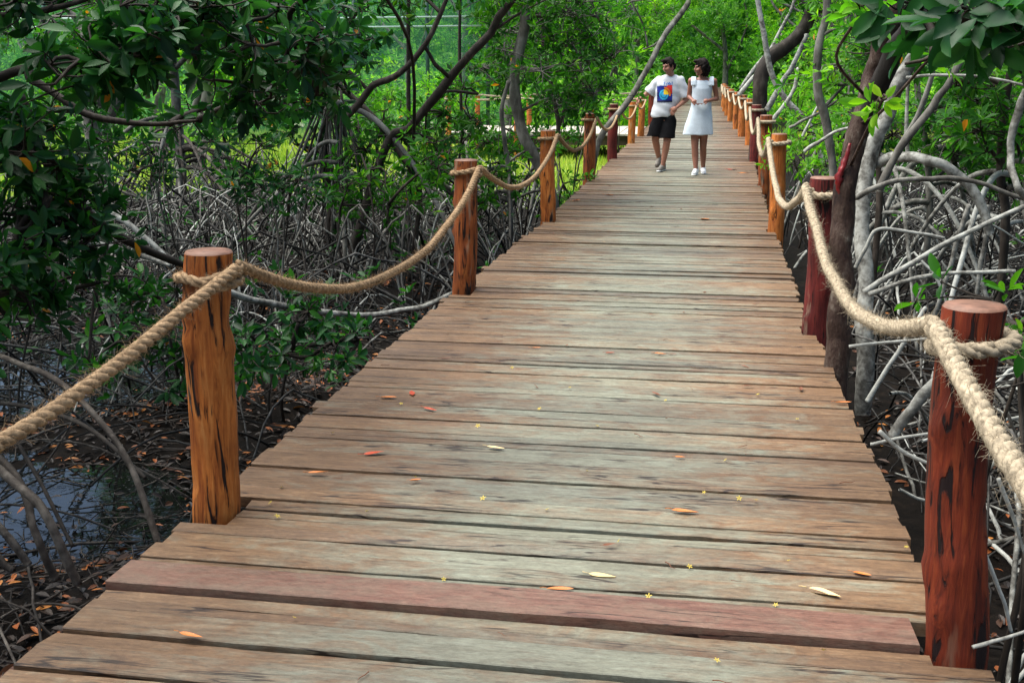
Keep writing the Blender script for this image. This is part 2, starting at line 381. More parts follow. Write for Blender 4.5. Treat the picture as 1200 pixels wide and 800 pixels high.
def mud_mat():
    m, nt = mat('swamp_mud')
    co = objco(nt)
    n1 = noise(nt, co, 9, 8, 0.7); n2 = noise(nt, co, 0.9, 4)
    c = ramp(nt, [(0.3, (0.003, 0.0025, 0.002)), (0.55, (0.008, 0.006, 0.0045)), (0.75, (0.026, 0.018, 0.012))], n1.outputs[0]).outputs[0]
    g = ramp(nt, [(0.3, (0.03, 0.05, 0.012)), (0.5, (0.12, 0.2, 0.025)), (0.7, (0.28, 0.38, 0.045))], n1.outputs[0]).outputs[0]
    sx = N(nt, 'ShaderNodeSeparateXYZ'); L(nt, co, sx.inputs[0])
    y = N(nt, 'ShaderNodeMapRange'); L(nt, sx.outputs[1], y.inputs[0]); y.inputs[1].default_value = 17; y.inputs[2].default_value = 24
    ad = N(nt, 'ShaderNodeMath', operation='MULTIPLY_ADD'); L(nt, n2.outputs[0], ad.inputs[0]); ad.inputs[1].default_value = 0.5
    s0 = N(nt, 'ShaderNodeMath', operation='SUBTRACT'); L(nt, y.outputs[0], s0.inputs[0]); s0.inputs[1].default_value = 0.25; L(nt, s0.outputs[0], ad.inputs[2])
    k = ramp(nt, [(0.35, (0, 0, 0)), (0.6, (1, 1, 1))], ad.outputs[0])
    xl_ = N(nt, 'ShaderNodeMapRange'); L(nt, sx.outputs[0], xl_.inputs[0]); xl_.inputs[1].default_value = 0.0; xl_.inputs[2].default_value = 1.5; xl_.inputs[3].default_value = 1.0; xl_.inputs[4].default_value = 0.0
    kk = N(nt, 'ShaderNodeMath', operation='MULTIPLY'); L(nt, k.outputs[0], kk.inputs[0]); L(nt, xl_.outputs[0], kk.inputs[1])
    c = mix(nt, kk.outputs[0], c, g)
    b = bsdf(nt, c, 0.8, 0.08, bump(nt, n1.outputs[0], 0.8, 0.03)); out(nt, b.outputs[0]); return m
M['mud'] = mud_mat()
def water_mat():
    m, nt = mat('black_swamp_water')
    n = noise(nt, objco(nt), 5, 3)
    f = noise(nt, objco(nt), 38, 4, 0.7)
    sc = ramp(nt, [(0.60, (0.05,)*3), (0.68, (0.6,)*3)], f.outputs[0])
    c = ramp(nt, [(0.60, (0.008, 0.009, 0.008)), (0.68, (0.07, 0.075, 0.06))], f.outputs[0])
    b = bsdf(nt, c.outputs[0], sc.outputs[0], 0.6, bump(nt, n.outputs[0], 0.12, 0.02)); b.inputs['IOR'].default_value = 1.33
    out(nt, b.outputs[0]); return m
M['water'] = water_mat()

# ------------------------------------------------------------------ the ground, the water, the sky
def hnoise(x, y):
    return (np.sin(x*1.7+y*0.9)*0.5+np.sin(x*0.6-y*1.3+1.3)*0.7+np.sin(x*3.1+y*2.3+0.4)*0.25+np.sin(-x*2.2+y*4.1+2.1)*0.2+np.sin(x*5.3-y*4.7)*0.12)/1.7
WATER_Z = -0.74
def ground_z(x, y):
    x = np.asarray(x, float); y = np.asarray(y, float)
    w = np.exp(-(((x+3.2)/0.8)**2+((y-5.6)/0.8)**2))*0.085+0.03*np.sin(x*9+np.sin(y*7))*np.sin(y*8+x*3)*np.exp(-(((x+3.2)/1.2)**2+((y-5.6)/1.3)**2))      # pools beside the walkway
    w2 = np.exp(-(((x+4.3)/1.2)**2+((y-8.2)/1.1)**2))*0.13
    mound = np.exp(-(((x+2.7)/0.6)**2+((y-4.1)/0.5)**2))*0.13 + np.exp(-(((x+2.6)/0.6)**2+((y-7.2)/0.8)**2))*0.12 + np.exp(-(((x+3.5)/0.5)**2+((y-6.9)/0.35)**2))*0.10
    far = np.clip((y-16)/12, 0, 1)*0.06
    return -0.70+hnoise(x, y)*0.055-w-w2+mound+far
def axis(spec):
    return np.unique(np.concatenate([np.arange(a, b, s) for a, b, s in spec]))
gx = axis([(-160, -40, 12), (-40, -12, 1.2), (-12, 10, 0.16), (10, 40, 1.2), (40, 161, 12)])
gy = axis([(-60, -4, 6), (-4, 0, 0.5), (0, 14, 0.16), (14, 60, 1.0), (60, 241, 12)])
X, Y = np.meshgrid(gx, gy)
near = (np.abs(X) < 12) & (Y > 0) & (Y < 14)
Z = ground_z(X, Y)+np.where(near, rng.normal(0, 0.012, X.shape), 0)
nx_, ny_ = len(gx), len(gy)
ii = np.arange(ny_-1)[:, None]*nx_+np.arange(nx_-1)[None]
q = np.stack([ii, ii+1, ii+nx_+1, ii+nx_], -1).reshape(-1, 4)
tag(MB().add(np.stack([X, Y, Z], -1).reshape(-1, 3), [q]).build('ground', M['mud']), kind='structure')
wv = np.array([[-14, -2, WATER_Z], [-0.2, -2, WATER_Z], [-0.2, 15, WATER_Z], [-14, 15, WATER_Z]])
tag(MB().add(wv, [np.array([[0, 1, 2, 3]])]).build('water', M['water']), kind='structure')

w = bpy.data.worlds.new('World'); scene.world = w; w.use_nodes = True
nt = w.node_tree; nt.nodes.clear()
SUN_EL, SUN_AZ = 66.0, -86.0       # degrees; azimuth from +Y towards +X
sky = N(nt, 'ShaderNodeTexSky', sky_type='NISHITA'); sky.sun_disc = False
sky.sun_elevation = rad(SUN_EL); sky.sun_rotation = rad(SUN_AZ); sky.air_density = 1.0; sky.dust_density = 1.2; sky.ozone_density = 1.0
bg = N(nt, 'ShaderNodeBackground'); bg.inputs[1].default_value = 0.058
L(nt, sky.outputs[0], bg.inputs[0]); wo = N(nt, 'ShaderNodeOutputWorld'); L(nt, bg.outputs[0], wo.inputs[0])
sl = bpy.data.lights.new('sun', 'SUN'); sl.energy = 3.2; sl.angle = rad(75); sl.color = (1, 0.95, 0.87)
so = bpy.data.objects.new('sun', sl); COL.objects.link(so)
dv = Vector((math.sin(rad(SUN_AZ))*math.cos(rad(SUN_EL)), math.cos(rad(SUN_AZ))*math.cos(rad(SUN_EL)), math.sin(rad(SUN_EL))))
so.rotation_euler = dv.to_track_quat('Z', 'Y').to_euler()

# ------------------------------------------------------------------ boardwalk
def edgeL(y): return float(np.interp(y, [0, 6, 8, 12, 50], [-1.78, -1.76, -1.74, -1.64, -1.62]))
def edgeR(y): return float(np.interp(y, [0, 5, 8, 13, 18, 25, 50], [0.745, 0.72, 0.665, 0.69, 0.75, 0.9, 0.88]))
LPOST = [(-1.72, -0.6), (-1.70, 3.84), (-1.69, 8.27), (-1.615, 12.38), (-1.66, 17.17), (-1.65, 21.4), (-1.58, 25.67), (-1.53, 28.4)]
LPOST2 = [(-1.55, 34.2), (-1.5, 38.6), (-1.5, 43), (-1.5, 47.3), (-1.5, 51)]
RPOST = [(0.73, -0.9), (0.735, 3.2), (0.69, 7.26), (0.69, 11.92), (0.78, 16.65), (0.81, 21.0), (0.85, 25.48), (0.79, 28.7), (0.73, 32.4), (0.66, 37.0), (0.62, 41.3), (0.6, 45.5), (0.6, 50.2)]

def plank(mb, xl, xr, y0, y1, z, th, tn, slope=0.0, segs=16):
    """one board: slightly bowed, ragged edges, small bevels; y runs along the walkway"""
    xs = np.linspace(xl, xr, segs)
    bow = rng.normal(0, 0.004)*np.sin((xs-xl)/(xr-xl)*math.pi)
    def ragged():
        e = np.cumsum(rng.normal(0, 0.0045/math.sqrt(segs), segs)); e -= np.linspace(0, e[-1], segs)
        e += rng.normal(0, 0.0006, segs)
        for _ in range(rng.poisson(1.1) if segs > 20 else 0):      # splinters broken out of the edge
            e += rng.uniform(.002, .007)*np.exp(-((xs-rng.uniform(xl, xr))/rng.uniform(.03, .16))**2)
        return e
    e0 = ragged(); e1 = -ragged()
    zz = z+rng.normal(0, 0.002)+np.interp(xs, np.linspace(xl, xr, 7), np.cumsum(rng.normal(0, 0.001, 7)))
    sl = slope*(xs-xl)
    b = 0.003
    a0 = y0+bow+e0+sl; a1 = y1+bow+e1+sl
    tw = rng.normal(0, 0.003)
    prof = [(a0, zz-th), (a0, zz-b), (a0+b, zz), ((a0+a1)/2, zz+tw*0.5), (a1-b, zz+tw), (a1, zz-b+tw), (a1, zz-th)]
    V = np.stack([np.stack([xs, yy, z_], -1) for yy, z_ in prof], 1)      # segs, 7, 3
    # slanting sawn ends
    V[0, :, 0] += np.linspace(-1, 1, 7)*rng.normal(0, 0.006); V[-1, :, 0] += np.linspace(-1, 1, 7)*rng.normal(0, 0.006)
    k = np.arange(segs-1)[:, None]*7; s = np.arange(6)[None]
    q = np.stack([k+s, k+7+s, k+7+s+1, k+s+1], -1).reshape(-1, 4)
    qb = np.stack([k[:, 0]+6, k[:, 0]+13, k[:, 0]+7, k[:, 0]], -1)
    Vf = V.reshape(-1, 3); n0 = len(Vf)
    ends = np.vstack([V[0], V[-1]])
    c = []
    for b0, fl in ((n0, False), (n0+7, True)):
        for i in range(1, 6):
            c.append([b0, b0+i+1, b0+i] if fl else [b0, b0+i, b0+i+1])
    mb.add(np.vstack([Vf, ends]), [q, qb, np.array(c)], tn)

bw = thing('boardwalk', 'long weathered grey-brown plank boardwalk running from the bottom of the photo to the trees', 'boardwalk', (0, 0, 0))
deck = MB(); y = 0.9; flush = []
SLOPE = -0.012
RED0, RED1 = 3.165, 3.335
red_plank = MB()
posts_all = LPOST+LPOST2+RPOST
while y < 51.5:
    wd = float(np.clip(rng.normal(0.100, 0.03), 0.055, 0.17))
    gap = float(rng.choice([rng.uniform(.003, .007), rng.uniform(.007, .013), rng.uniform(.013, .024)], p=[.42, .36, .22]))
    y0, y1 = y, y+wd
    isred = False
    if y0 < RED0 < y1+0.05 and y0 > RED0-0.1: y1 = RED0-0.012; 
    if abs(y0-RED0) < 0.02: y1 = RED1; isred = True
    if y1-y0 < 0.05: y = RED0; continue
    ym = (y0+y1)/2
    xl = edgeL(ym)+rng.normal(0, 0.007); xr = edgeR(ym)+rng.normal(0, 0.01)
    if rng.random() < 0.05: xl -= 0.035
    for (px_, py_) in posts_all:
        if y1 > py_-0.07 and y0 < py_+0.085:
            if px_ < 0: xl = max(xl, px_+0.088)
            else: xr = min(xr, px_-0.088)
    if 29.2 < ym < 33.4: xl = -1.62
    if 2.6 < ym < 3.12: xr = max(xr, .80+rng.normal(0, .006))
    if isred: xr = 0.62
    zt = rng.normal(0, 0.0035)
    segs = 56 if y < 8 else (24 if y < 14 else 8)
    tgt = red_plank if isred else deck
    plank(tgt, xl, xr, y0, y1, 0.02 if isred else zt, 0.045, rng.random(), SLOPE, segs)
    y = y1+gap
deck.build('deck_boards', M['deck'], bw, smooth=False)
tag(red_plank.build('plank', M['deck_red'], bw, smooth=False), 'reddish plank standing a little proud of its neighbours')
bm_ = MB()
for x in (-1.45, -0.5, 0.42):
    bm_ = MB(); bm_.add(*box((x, 25.8, -0.13), (0.1, 51, 0.15))); bm_.build('beam', M['beam'], bw, smooth=False)
# end ramp
rp = MB(); yy = 51.55
for i in range(24):
    plank(rp, -1.6, 0.85, yy, yy+0.15, 0.02+i*0.03, 0.05, rng.random(), 0, 6); yy += 0.165
rp.build('ramp', M['deck'], bw, smooth=False)
for x in (-1.5, 0.75):
    rs = MB()
    V = np.array([[x-.05, 51.6, -.6], [x+.05, 51.6, -.6], [x-.05, 55.4, -.6], [x+.05, 55.4, -.6], [x-.05, 51.6, -.06], [x+.05, 51.6, -.06], [x-.05, 55.4, .62], [x+.05, 55.4, .62]])
    rs.add(V, [np.array([[0, 2, 3, 1], [4, 5, 7, 6], [0, 1, 5, 4], [2, 6, 7, 3], [0, 4, 6, 2], [1, 3, 7, 5]])])
    rs.build('ramp_side', M['beam'], bw, smooth=False)

# side boardwalk leaving to the left
sb = thing('side_boardwalk', 'pale side boardwalk branching off to the left beyond the rope posts', 'boardwalk', (-1.64, 31.2, 0))
dk = MB(); x = -1.66
while x > -6.4:
    wd = float(np.clip(rng.normal(0.15, 0.02), 0.1, 0.2))
    V0 = MB(); plank(V0, 29.3, 33.2, 0, wd, rng.normal(0, 0.002), 0.045, rng.random(), 0, 6)
    Vv = V0.V[0]; Vn = np.stack([x-Vv[:, 1], Vv[:, 0], Vv[:, 2]], -1)
    dk.add(Vn, [np.concatenate(V0.F[4]), np.concatenate(V0.F[3])], V0.A[0]); x -= wd+0.008
dk.build('deck_boards', M['deck_pale'], sb, smooth=False)
for yb in (29.45, 33.05):
    MB().add(*box((-4.05, yb, -0.17), (4.7, 0.12, 0.22))).build('beam', M['beam'], sb, smooth=False)

# ------------------------------------------------------------------ rail posts
def rail_post(x, y, top, r, m, label, lean=(0, 0), bend=0.0, seed=0, hi=True):
    g = np.random.default_rng(seed+5)
    zb = -0.95; K, S = (46, 28) if hi else (16, 12)
    z = np.linspace(zb, top, K)
    a = np.arange(S)*2*math.pi/S
    t = (z-zb)/(top-zb)
    rr = r*(1.03-0.09*t)[:, None]*np.ones((K, S))
    for k in range(5):
        amp = g.normal(0, 0.02); fz = g.uniform(1, 9); fa = g.integers(1, 4)
        rr *= 1+amp*np.cos(fa*a[None]+fz*z[:, None]+g.uniform(0, 6))
    for k in range(11 if hi else 2):
        zk, ak, hk = g.uniform(0.0, top-0.14), g.uniform(0, 6.28), g.choice([0.22, 0.16, 0.12, -0.16])
        da = (a[None]-ak+math.pi) % (2*math.pi)-math.pi
        rr *= 1+hk*np.exp(-((z[:, None]-zk)/0.035)**2-(da/0.38)**2)
    rr *= 1+g.normal(0, 0.008, (K, S))
    zz = np.clip(z, 0, None)
    cx = x+lean[0]*zz+bend*np.sin(np.clip(z/top, 0, 1)*math.pi)+0.006*np.sin(z*5+seed)
    cy = y+lean[1]*zz+0.008*np.sin(z*4+seed*2)
    V = np.stack([cx[:, None]+rr*np.cos(a), cy[:, None]+rr*np.sin(a), np.broadcast_to(z[:, None], rr.shape)], -1)
    k = np.arange(K-1)[:, None]*S; s = np.arange(S)[None]; s2 = (s+1) % S
    q = np.stack([k+s, k+s2, k+S+s2, k+S+s], -1).reshape(-1, 4)
    root = thing('rail_post', label, 'post', (x, y, 0), 'rope rail posts')
    shaft = MB().add(V.reshape(-1, 3), [q]).build('shaft', m, root)
    rim = V[-1]; c = rim.mean(0)
    inner = c+(rim-c)*0.93+np.array([0, 0, 0.008])
    tv = np.vstack([rim, inner, [c+np.array([0, 0, 0.009])]])
    s = np.arange(S); s2 = (s+1) % S
    MB().add(tv, [np.stack([s, s2, S+s2, S+s], -1), np.stack([S+s, S+s2, np.full(S, 2*S)], -1)]).build('cut_top', M['cut_wood'], root)
    return np.array([cx[-1], cy[-1], top]), float(rr[-4].mean())

PI = {}
lab_l = [None,
 ('orange peeled log post nearest on the left, streaked black and knotty', .935, .086, 'post_orange', (.035, 0), -.012),
 ('red-brown post second from the front along the left rope', .92, .084, 'post_rust', (.035, 0), .012),
 ('thin smooth orange post third from the front along the left rope', .92, .082, 'post_orange', (-.01, 0), .0),
 ('knobbly brown post with swollen foot, fourth along the left rope', .92, .088, 'post_rust', (.0, 0), .02),
 ('dark red post standing just left of the man', .93, .09, 'post_deepred', (.0, 0), .0),
 ('slim orange post behind the dark red post left of the man', .86, .078, 'post_orange', (0, 0), 0),
 ('orange post at the near corner where the side boardwalk branches off', .9, .08, 'post_orange', (0, 0), 0)]
mlist = M
for i, (x, y) in enumerate(LPOST):
    if i == 0:
        PI['L', 0] = (np.array([x, y, .93]), .09); continue
    lb, top, r, mm, ln, bd = lab_l[i]
    PI['L', i] = rail_post(x, y, top, r, M[mm], lb, ln, bd, seed=i*7, hi=y < 14)
for i, (x, y) in enumerate(LPOST2):
    lb = ['thick red post on the far corner of the side boardwalk, behind the man'][0] if i == 0 else 'small distant orange post on the left rail beyond the couple'
    PI['M', i] = rail_post(x, y, .95, .11 if i == 0 else .085, M['post_red' if i == 0 else 'post_orange'], lb, seed=40+i, hi=False)
lab_r = [None,
 ('glowing red-brown log post nearest on the right, in front of the tangled roots', .945, .083, 'post_red', (-.03, 0), -.03),
 ('dark red-brown post beside the tree trunk with red sap', .92, .088, 'post_deepred', (.01, 0), 0),
 ('speckled orange post third from the front along the right rope', .93, .078, 'post_orange', (0, 0), 0),
 ('brown post with dark flecks, fourth along the right rope', .93, .088, 'post_rust', (0, 0), 0),
 ('deep red post at the foot of the dark curved tree trunk', .94, .09, 'post_deepred', (0, 0), 0),
 ('orange post just beyond the deep red one on the right rail', .93, .085, 'post_orange', (0, 0), 0),
 ('orange post right of the woman, seventh along the right rope', .94, .09, 'post_orange', (0, 0), 0),
 ('orange post eighth along the right rope beyond the woman', .94, .085, 'post_orange', (0, 0), 0)]
for i, (x, y) in enumerate(RPOST):
    if i == 0:
        PI['R', 0] = (np.array([x, y, .93]), .09); continue
    if i < len(lab_r): lb, top, r, mm, ln, bd = lab_r[i]
    else: lb, top, r, mm, ln, bd = 'tiny orange post in the far row at the end of the right rope', .94, .085, 'post_orange', (0, 0), 0
    PI['R', i] = rail_post(x, y, top, r, M[mm], lb, ln, bd, seed=i*13+100, hi=y < 14)
# rails of the side boardwalk
SN = [(-4.6, 29.25), (-6.3, 29.25)]; SF = [(-4.9, 33.35), (-6.35, 33.35)]
for i, (x, y) in enumerate(SN+SF):
    PI['S', i] = rail_post(x, y, .9, .075, M['post_orange'], 'small orange post along the far side boardwalk half hidden by leaves', seed=200+i, hi=False)

# ------------------------------------------------------------------ ropes
def rope_path(a, b, sag, n):
    t = np.linspace(0, 1, n)[:, None]
    p = a*(1-t)+b*t
    p[:, 2] -= (sag*4*t*(1-t))[:, 0]
    return p
def rope_mesh(mb, path, R, strands=True, fib=0):
    d = np.linalg.norm(np.diff(path, axis=0), axis=1); s = np.concatenate([[0], np.cumsum(d)])
    if strands:
        n = int(s[-1]/0.013)+4
        u = np.linspace(0, s[-1], n)
        p = np.stack([np.interp(u, s, path[:, k]) for k in range(3)], -1)
        p += np.stack([np.interp(u, np.linspace(0, s[-1], 12), rng.normal(0, 0.004, 12)) for k in range(3)], -1)
        T = unit(np.gradient(p, axis=0)); a = unit(np.cross(T, [0.3, 0.2, 1.0])); b = np.cross(T, a)
        ang = u*2*math.pi/0.135
        lines = []
        for k in range(3):
            th = ang+k*2*math.pi/3
            lines.append(p+(a*np.cos(th)[:, None]+b*np.sin(th)[:, None])*R*0.44)
        V, F = tubes(np.array(lines), R*0.60*(1+rng.normal(0, 0.03, (3, n))), 8)
        mb.add(V, F, 0.5)
        if fib:
            m = int(s[-1]*fib); i = rng.integers(2, n-2, m)
            th = rng.uniform(0, 6.28, m)
            o = a[i]*np.cos(th)[:, None]+b[i]*np.sin(th)[:, None]
            base = p[i]+o*R*0.85
            dr = unit(o*rng.uniform(0.15, 1.0, (m, 1))+T[i]*rng.choice([-1, 1], (m, 1))*rng.uniform(0.5, 1.6, (m, 1))+rng.normal(0, 0.25, (m, 3)))
            ln = rng.gamma(2.0, 0.0085, (m, 1))
            mid = base+dr*ln*0.5; tip = base+unit(dr+rng.normal(0, 0.4, (m, 3)))*ln
            w_ = 0.0005
            V, F = tubes(np.stack([base, mid, tip], 1), np.array([[w_, w_*0.8, w_*0.4]]), 3, cap=False)
            mb.add(V, F, 0.7)
    else:
        V, F = tubes(path, R, 7); mb.add(V, F, 0.5)
def rope_line(keys, side, m, label, sags, R=0.026, ztop=0.07):
    pts = [PI[k] for k in keys]
    root = thing('rope_rail', label, 'rope', (pts[1][0][0], pts[1][0][1], 0.85))
    for i, (tp, r) in enumerate(pts):
        if i > 0 or tp[1] > 0.5:
            near = tp[1] < 14
            # wrap round the post: one and a half turns
            t = np.linspace(-0.15, 1.12, 90 if near else 24); ang = t*2*math.pi+(0 if side > 0 else math.pi)
            rr = r+R*0.95
            if near:
                lp = np.stack([tp[0]+rr*np.cos(ang), tp[1]+rr*np.sin(ang), tp[2]-ztop-0.012+0.03*(t-0.5)], -1)
                mb = MB(); rope_mesh(mb, lp, R*0.88, True, 900 if tp[1] < 9 else 100)
            else:
                lp = np.stack([tp[0]+rr*np.cos(ang), tp[1]+rr*np.sin(ang), tp[2]-ztop-0.012+0*t], -1)
                mb = MB(); rope_mesh(mb, lp, R*0.95, False)
            mb.build('wrap', m, root)
    for i in range(len(pts)-1):
        (a, ra), (b, rb) = pts[i], pts[i+1]
        pa = np.array([a[0]+side*(ra+R), a[1]+0.02, a[2]-ztop+0.02]); pb = np.array([b[0]+side*(rb+R*1.1), b[1]-0.03, b[2]-ztop+0.025])
        near = a[1] < 13
        mb = MB(); rope_mesh(mb, rope_path(pa, pb, sags[min(i, len(sags)-1)], 60 if near else 20), R, near, 1700 if a[1] < 5 else (500 if near else 0))
        mb.build('span', m, root)
rope_line([('L', i) for i in range(8)], 1, M['rope_tan'], 'thick tan twisted rope sagging between the left posts of the boardwalk', [.20, .36, .30, .28, .27, .25, .15], R=.0205)
rope_line([('R', i) for i in range(13)], -1, M['rope_pale'], 'thick pale hairy rope looped along the right posts of the boardwalk', [.12, .27, .33, .30, .30, .28, .2, .22, .25], R=.025)
rope_line([('M', i) for i in range(5)], 1, M['rope_pale'], 'thin pale rope on the far left rail behind the couple', [.25], R=.025)
rope_line([('L', 7), ('S', 0), ('S', 1)], -1, M['rope_pale'], 'nearly straight rope along the near edge of the side boardwalk', [.06], R=.025)
rope_line([('M', 0), ('S', 2), ('S', 3)], -1, M['rope_pale'], 'nearly straight rope along the far edge of the side boardwalk', [.06], R=.025)

# ------------------------------------------------------------------ foliage
def leaves(pos, d, nrm, Ln, wid, hi):
    n = len(pos); d = unit(d); s = unit(np.cross(nrm, d)); m = np.cross(d, s)
    if hi:
        T = np.array([[0, 0, 0], [.2, 0, -.01], [.45, 0, -.03], [.72, 0, -.05], [1, 0, -.12], [.2, .25, .03], [.45, .46, .05], [.72, .40, .02], [.9, .19, -.05], [.2, -.25, .03], [.45, -.46, .05], [.72, -.40, .02], [.9, -.19, -.05]])
        q = np.array([[1, 2, 6, 5], [2, 3, 7, 6], [3, 4, 8, 7], [1, 9, 10, 2], [2, 10, 11, 3], [3, 11, 12, 4]]); t = np.array([[0, 1, 5], [0, 9, 1]])
    else:
        T = np.array([[0, 0, 0], [.55, .45, .05], [1, 0, -.08], [.55, -.45, .05]])
        q = np.zeros((0, 4), int); t = np.array([[0, 2, 1], [0, 3, 2]])
    K = len(T)
    Ln = np.broadcast_to(Ln, (n,)); 
    V = pos[:, None]+(T[None, :, 0:1]*d[:, None]+T[None, :, 1:2]*wid*s[:, None]+T[None, :, 2:3]*m[:, None])*Ln[:, None, None]
    b = (np.arange(n)*K)[:, None, None]
    return V.reshape(-1, 3), [(q[None]+b).reshape(-1, 4), (t[None]+b).reshape(-1, 3)], K

def rosettes(mb, C, A, nl, Ln, wid=0.42, hi=False, tlo=0.0, thi=1.0):
    n = len(C); A = unit(A)
    ref = np.where(np.abs(A[:, 2:3]) > 0.8, np.array([[1., 0, 0]]), np.array([[0, 0, 1.]]))
    u = unit(np.cross(A, ref)); v = np.cross(A, u)
    ph = rng.uniform(0, 6.28, (n, 1))+np.arange(nl)[None]*2*math.pi/nl+rng.normal(0, 0.25, (n, nl))
    th = rng.uniform(0.55, 1.45, (n, nl))
    dr = np.cos(th)[..., None]*A[:, None]+np.sin(th)[..., None]*(np.cos(ph)[..., None]*u[:, None]+np.sin(ph)[..., None]*v[:, None])
    dr[..., 2] -= rng.uniform(0, 0.35, (n, nl))
    nm = A[:, None]+rng.normal(0, 0.22, (n, nl, 3))
    keep = rng.random((n, nl)) > 0.12
    pos = (C[:, None]+dr*0.012+rng.normal(0, 0.006, (n, nl, 3)))[keep]; dr = dr[keep]; nm = nm[keep]
    l = Ln*rng.uniform(0.6, 1.2, len(pos))
    V, F, K = leaves(pos, dr, nm, l, wid, hi)
    ct = rng.uniform(0, 0.62, n)[:, None]*np.ones((1, nl)); tn = np.clip(ct[keep]+rng.normal(0.12, 0.16, len(pos)), 0, 0.95)*(thi-tlo)+tlo
    tn = np.where(rng.random(len(pos)) > 0.9965, 0.99, tn)
    mb.add(V, F, np.repeat(tn, K))

def blob(mb, tw, c, r, n, nl=7, Ln=0.11, hi=False, clump=14, anchor=None, wid=0.42, up=0.5, twr=0.006, spread=0.2):
    """a lump of foliage: clumps of rosettes, the twigs that carry them, gaps between the clumps"""
    c = np.asarray(c, float); r = np.asarray(r, float)*np.ones(3)
    k = max(2, n//clump)
    d = unit(rng.normal(0, 1, (k, 3)))*rng.uniform(0.25, 1.0, (k, 1))**0.6
    cc = c+d*r
    idx = rng.integers(0, k, n)
    sp = spread*r.mean()+0.04
    C = cc[idx]+rng.normal(0, 1, (n, 3))*sp*np.array([1, 1, 0.7])
    A = unit((C-c)/r)+np.array([0, 0, up])+rng.normal(0, 0.45, (n, 3))
    rosettes(mb, C, A, nl, Ln, wid, hi)
    if tw is not None:
        a = np.asarray(c if anchor is None else anchor, float)
        t = np.array([0, .35, .7, 1.])[None, :, None]
        mid = rng.normal(0, 0.12, (k, 1, 3))*r.mean()*np.sin(t*math.pi)
        V, F = tubes(a*(1-t)+cc[:, None]*t+mid, np.array([[2.6, 2.0, 1.5, 1.0]])*twr, 5, cap=False); tw.add(V, F, 0.4)
        c0 = cc[idx]; mid = rng.normal(0, 0.25, (n, 1, 3))*sp*np.sin(t*math.pi)
        V, F = tubes(c0[:, None]*(1-t)+C[:, None]*t+mid, np.array([[1.0, .8, .65, .5]])*twr, 4, cap=False); tw.add(V, F, 0.4)

def limb(mb, pts, r0, r1, n=None, sides=10, wob=0.05, tn=0.5):
    n = n or max(8, len(pts)*6)
    n = int(n*1.6)
    p = catmull(pts, n); t = np.linspace(0, 1, n)
    k = max(4, n//5); q = np.linspace(0, 1, k)
    p[1:-1] += np.stack([np.interp(t, q, rng.normal(0, 0.16*min(r0, 0.1), k)) for _ in range(3)], -1)[1:-1]
    rr = (r0*(1-t)+r1*t)*(1+np.interp(t, q, rng.normal(0, 0.05, k)))
    V, F = tubes(p, rr, sides, True, wob*0.35); mb.add(V, F, tn)

def arch_pts(p0, ang, reach, zend, n=9, lift=0.1, jit=0.04):
    t = np.linspace(0, 1, n)
    z = p0[2]+lift*np.sin(t*math.pi)*(1-t)+(zend-p0[2])*t**2.1
    p = np.stack([p0[0]+math.cos(ang)*reach*t, p0[1]+math.sin(ang)*reach*t, z], -1)
    w_ = np.cumsum(rng.normal(0, jit*reach/n*1.5, (n, 3)), axis=0)*np.array([1, 1, 0.5]); w_[0] = 0
    return p+w_
def roots(parent, base, n, hmin, hmax, rmin, rmax, m, r=(0.014, 0.03), arc=None):
    for i in range(n):
        a = rng.uniform(0, 6.28) if arc is None else rng.uniform(*arc)
        reach = rng.uniform(rmin, rmax)
        ex, ey = base[0]+math.cos(a)*reach, base[1]+math.sin(a)*reach
        if -1.95 < ex < 0.95: continue
        p = arch_pts(np.array([base[0], base[1], rng.uniform(hmin, hmax)]), a, reach, float(ground_z(ex, ey))-0.08)
        r0 = rng.uniform(*r)
        mb = MB(); V, F = tubes(catmull(p, 22), np.linspace(r0*1.15, r0*0.75, 22)[None], 7, True, 0.03); mb.add(V, F, rng.uniform(0.2, 0.8))
        mb.build('prop_root', m, parent)

def tree(label, base, limbs, blobs, bark, leaf, cat='tree', name='mangrove_tree', nroots=0, root_m=None, group=None, rootspec=(0.3, 1.2, 0.5, 1.6), tw=True, twr=0.006):
    """limbs: list of (points, r0, r1); blobs: list of dicts"""
    t = thing(name, label, cat, base, group)
    if limbs:
        mb = MB()
        for (pts, r0, r1) in limbs: limb(mb, pts, r0, r1, sides=12 if r0 > 0.04 else 8)
        mb.build('trunk', bark, t)
    cr = MB(); br = MB()
    if tw and limbs:
        tp = np.concatenate([catmull(l[0], 24)[3:] for l in limbs])
        for b in blobs:
            c = np.asarray(b['c'], float); k = int(np.argmin(np.linalg.norm(tp-c-[0, 0, -.15], axis=1)))
            q = np.stack([tp[k], tp[k]*.6+c*.4+rng.normal(0, .06, 3)*np.linalg.norm(c-tp[k]), c])
            V, F = tubes(catmull(q, 10), np.linspace(3.2, 2.4, 10)[None]*twr, 6); br.add(V, F, .45)
    for b in blobs: blob(cr, br if tw else None, twr=twr, **b)
    if cr.n: cr.build('crown', leaf, t, smooth=any(b.get('hi') for b in blobs))
    if br.n: br.build('twigs', bark, t)
    if nroots: roots(t, base, nroots, *rootspec, root_m or M['root_brown'])
    return t
def B(px, py, y, rx, ry, rz, n, **k):
    """foliage lump centred on photo pixel px, py at distance y; rx, rz in photo pixels, ry (depth) in metres"""
    s = y/F_PX*1.02
    return dict(c=P(px, py, y), r=(rx*s, ry, rz*s), n=n, **k)
def W(x, y, z, rx, ry, rz, n, **k): return dict(c=(x, y, z), r=(rx, ry, rz), n=n, **k)
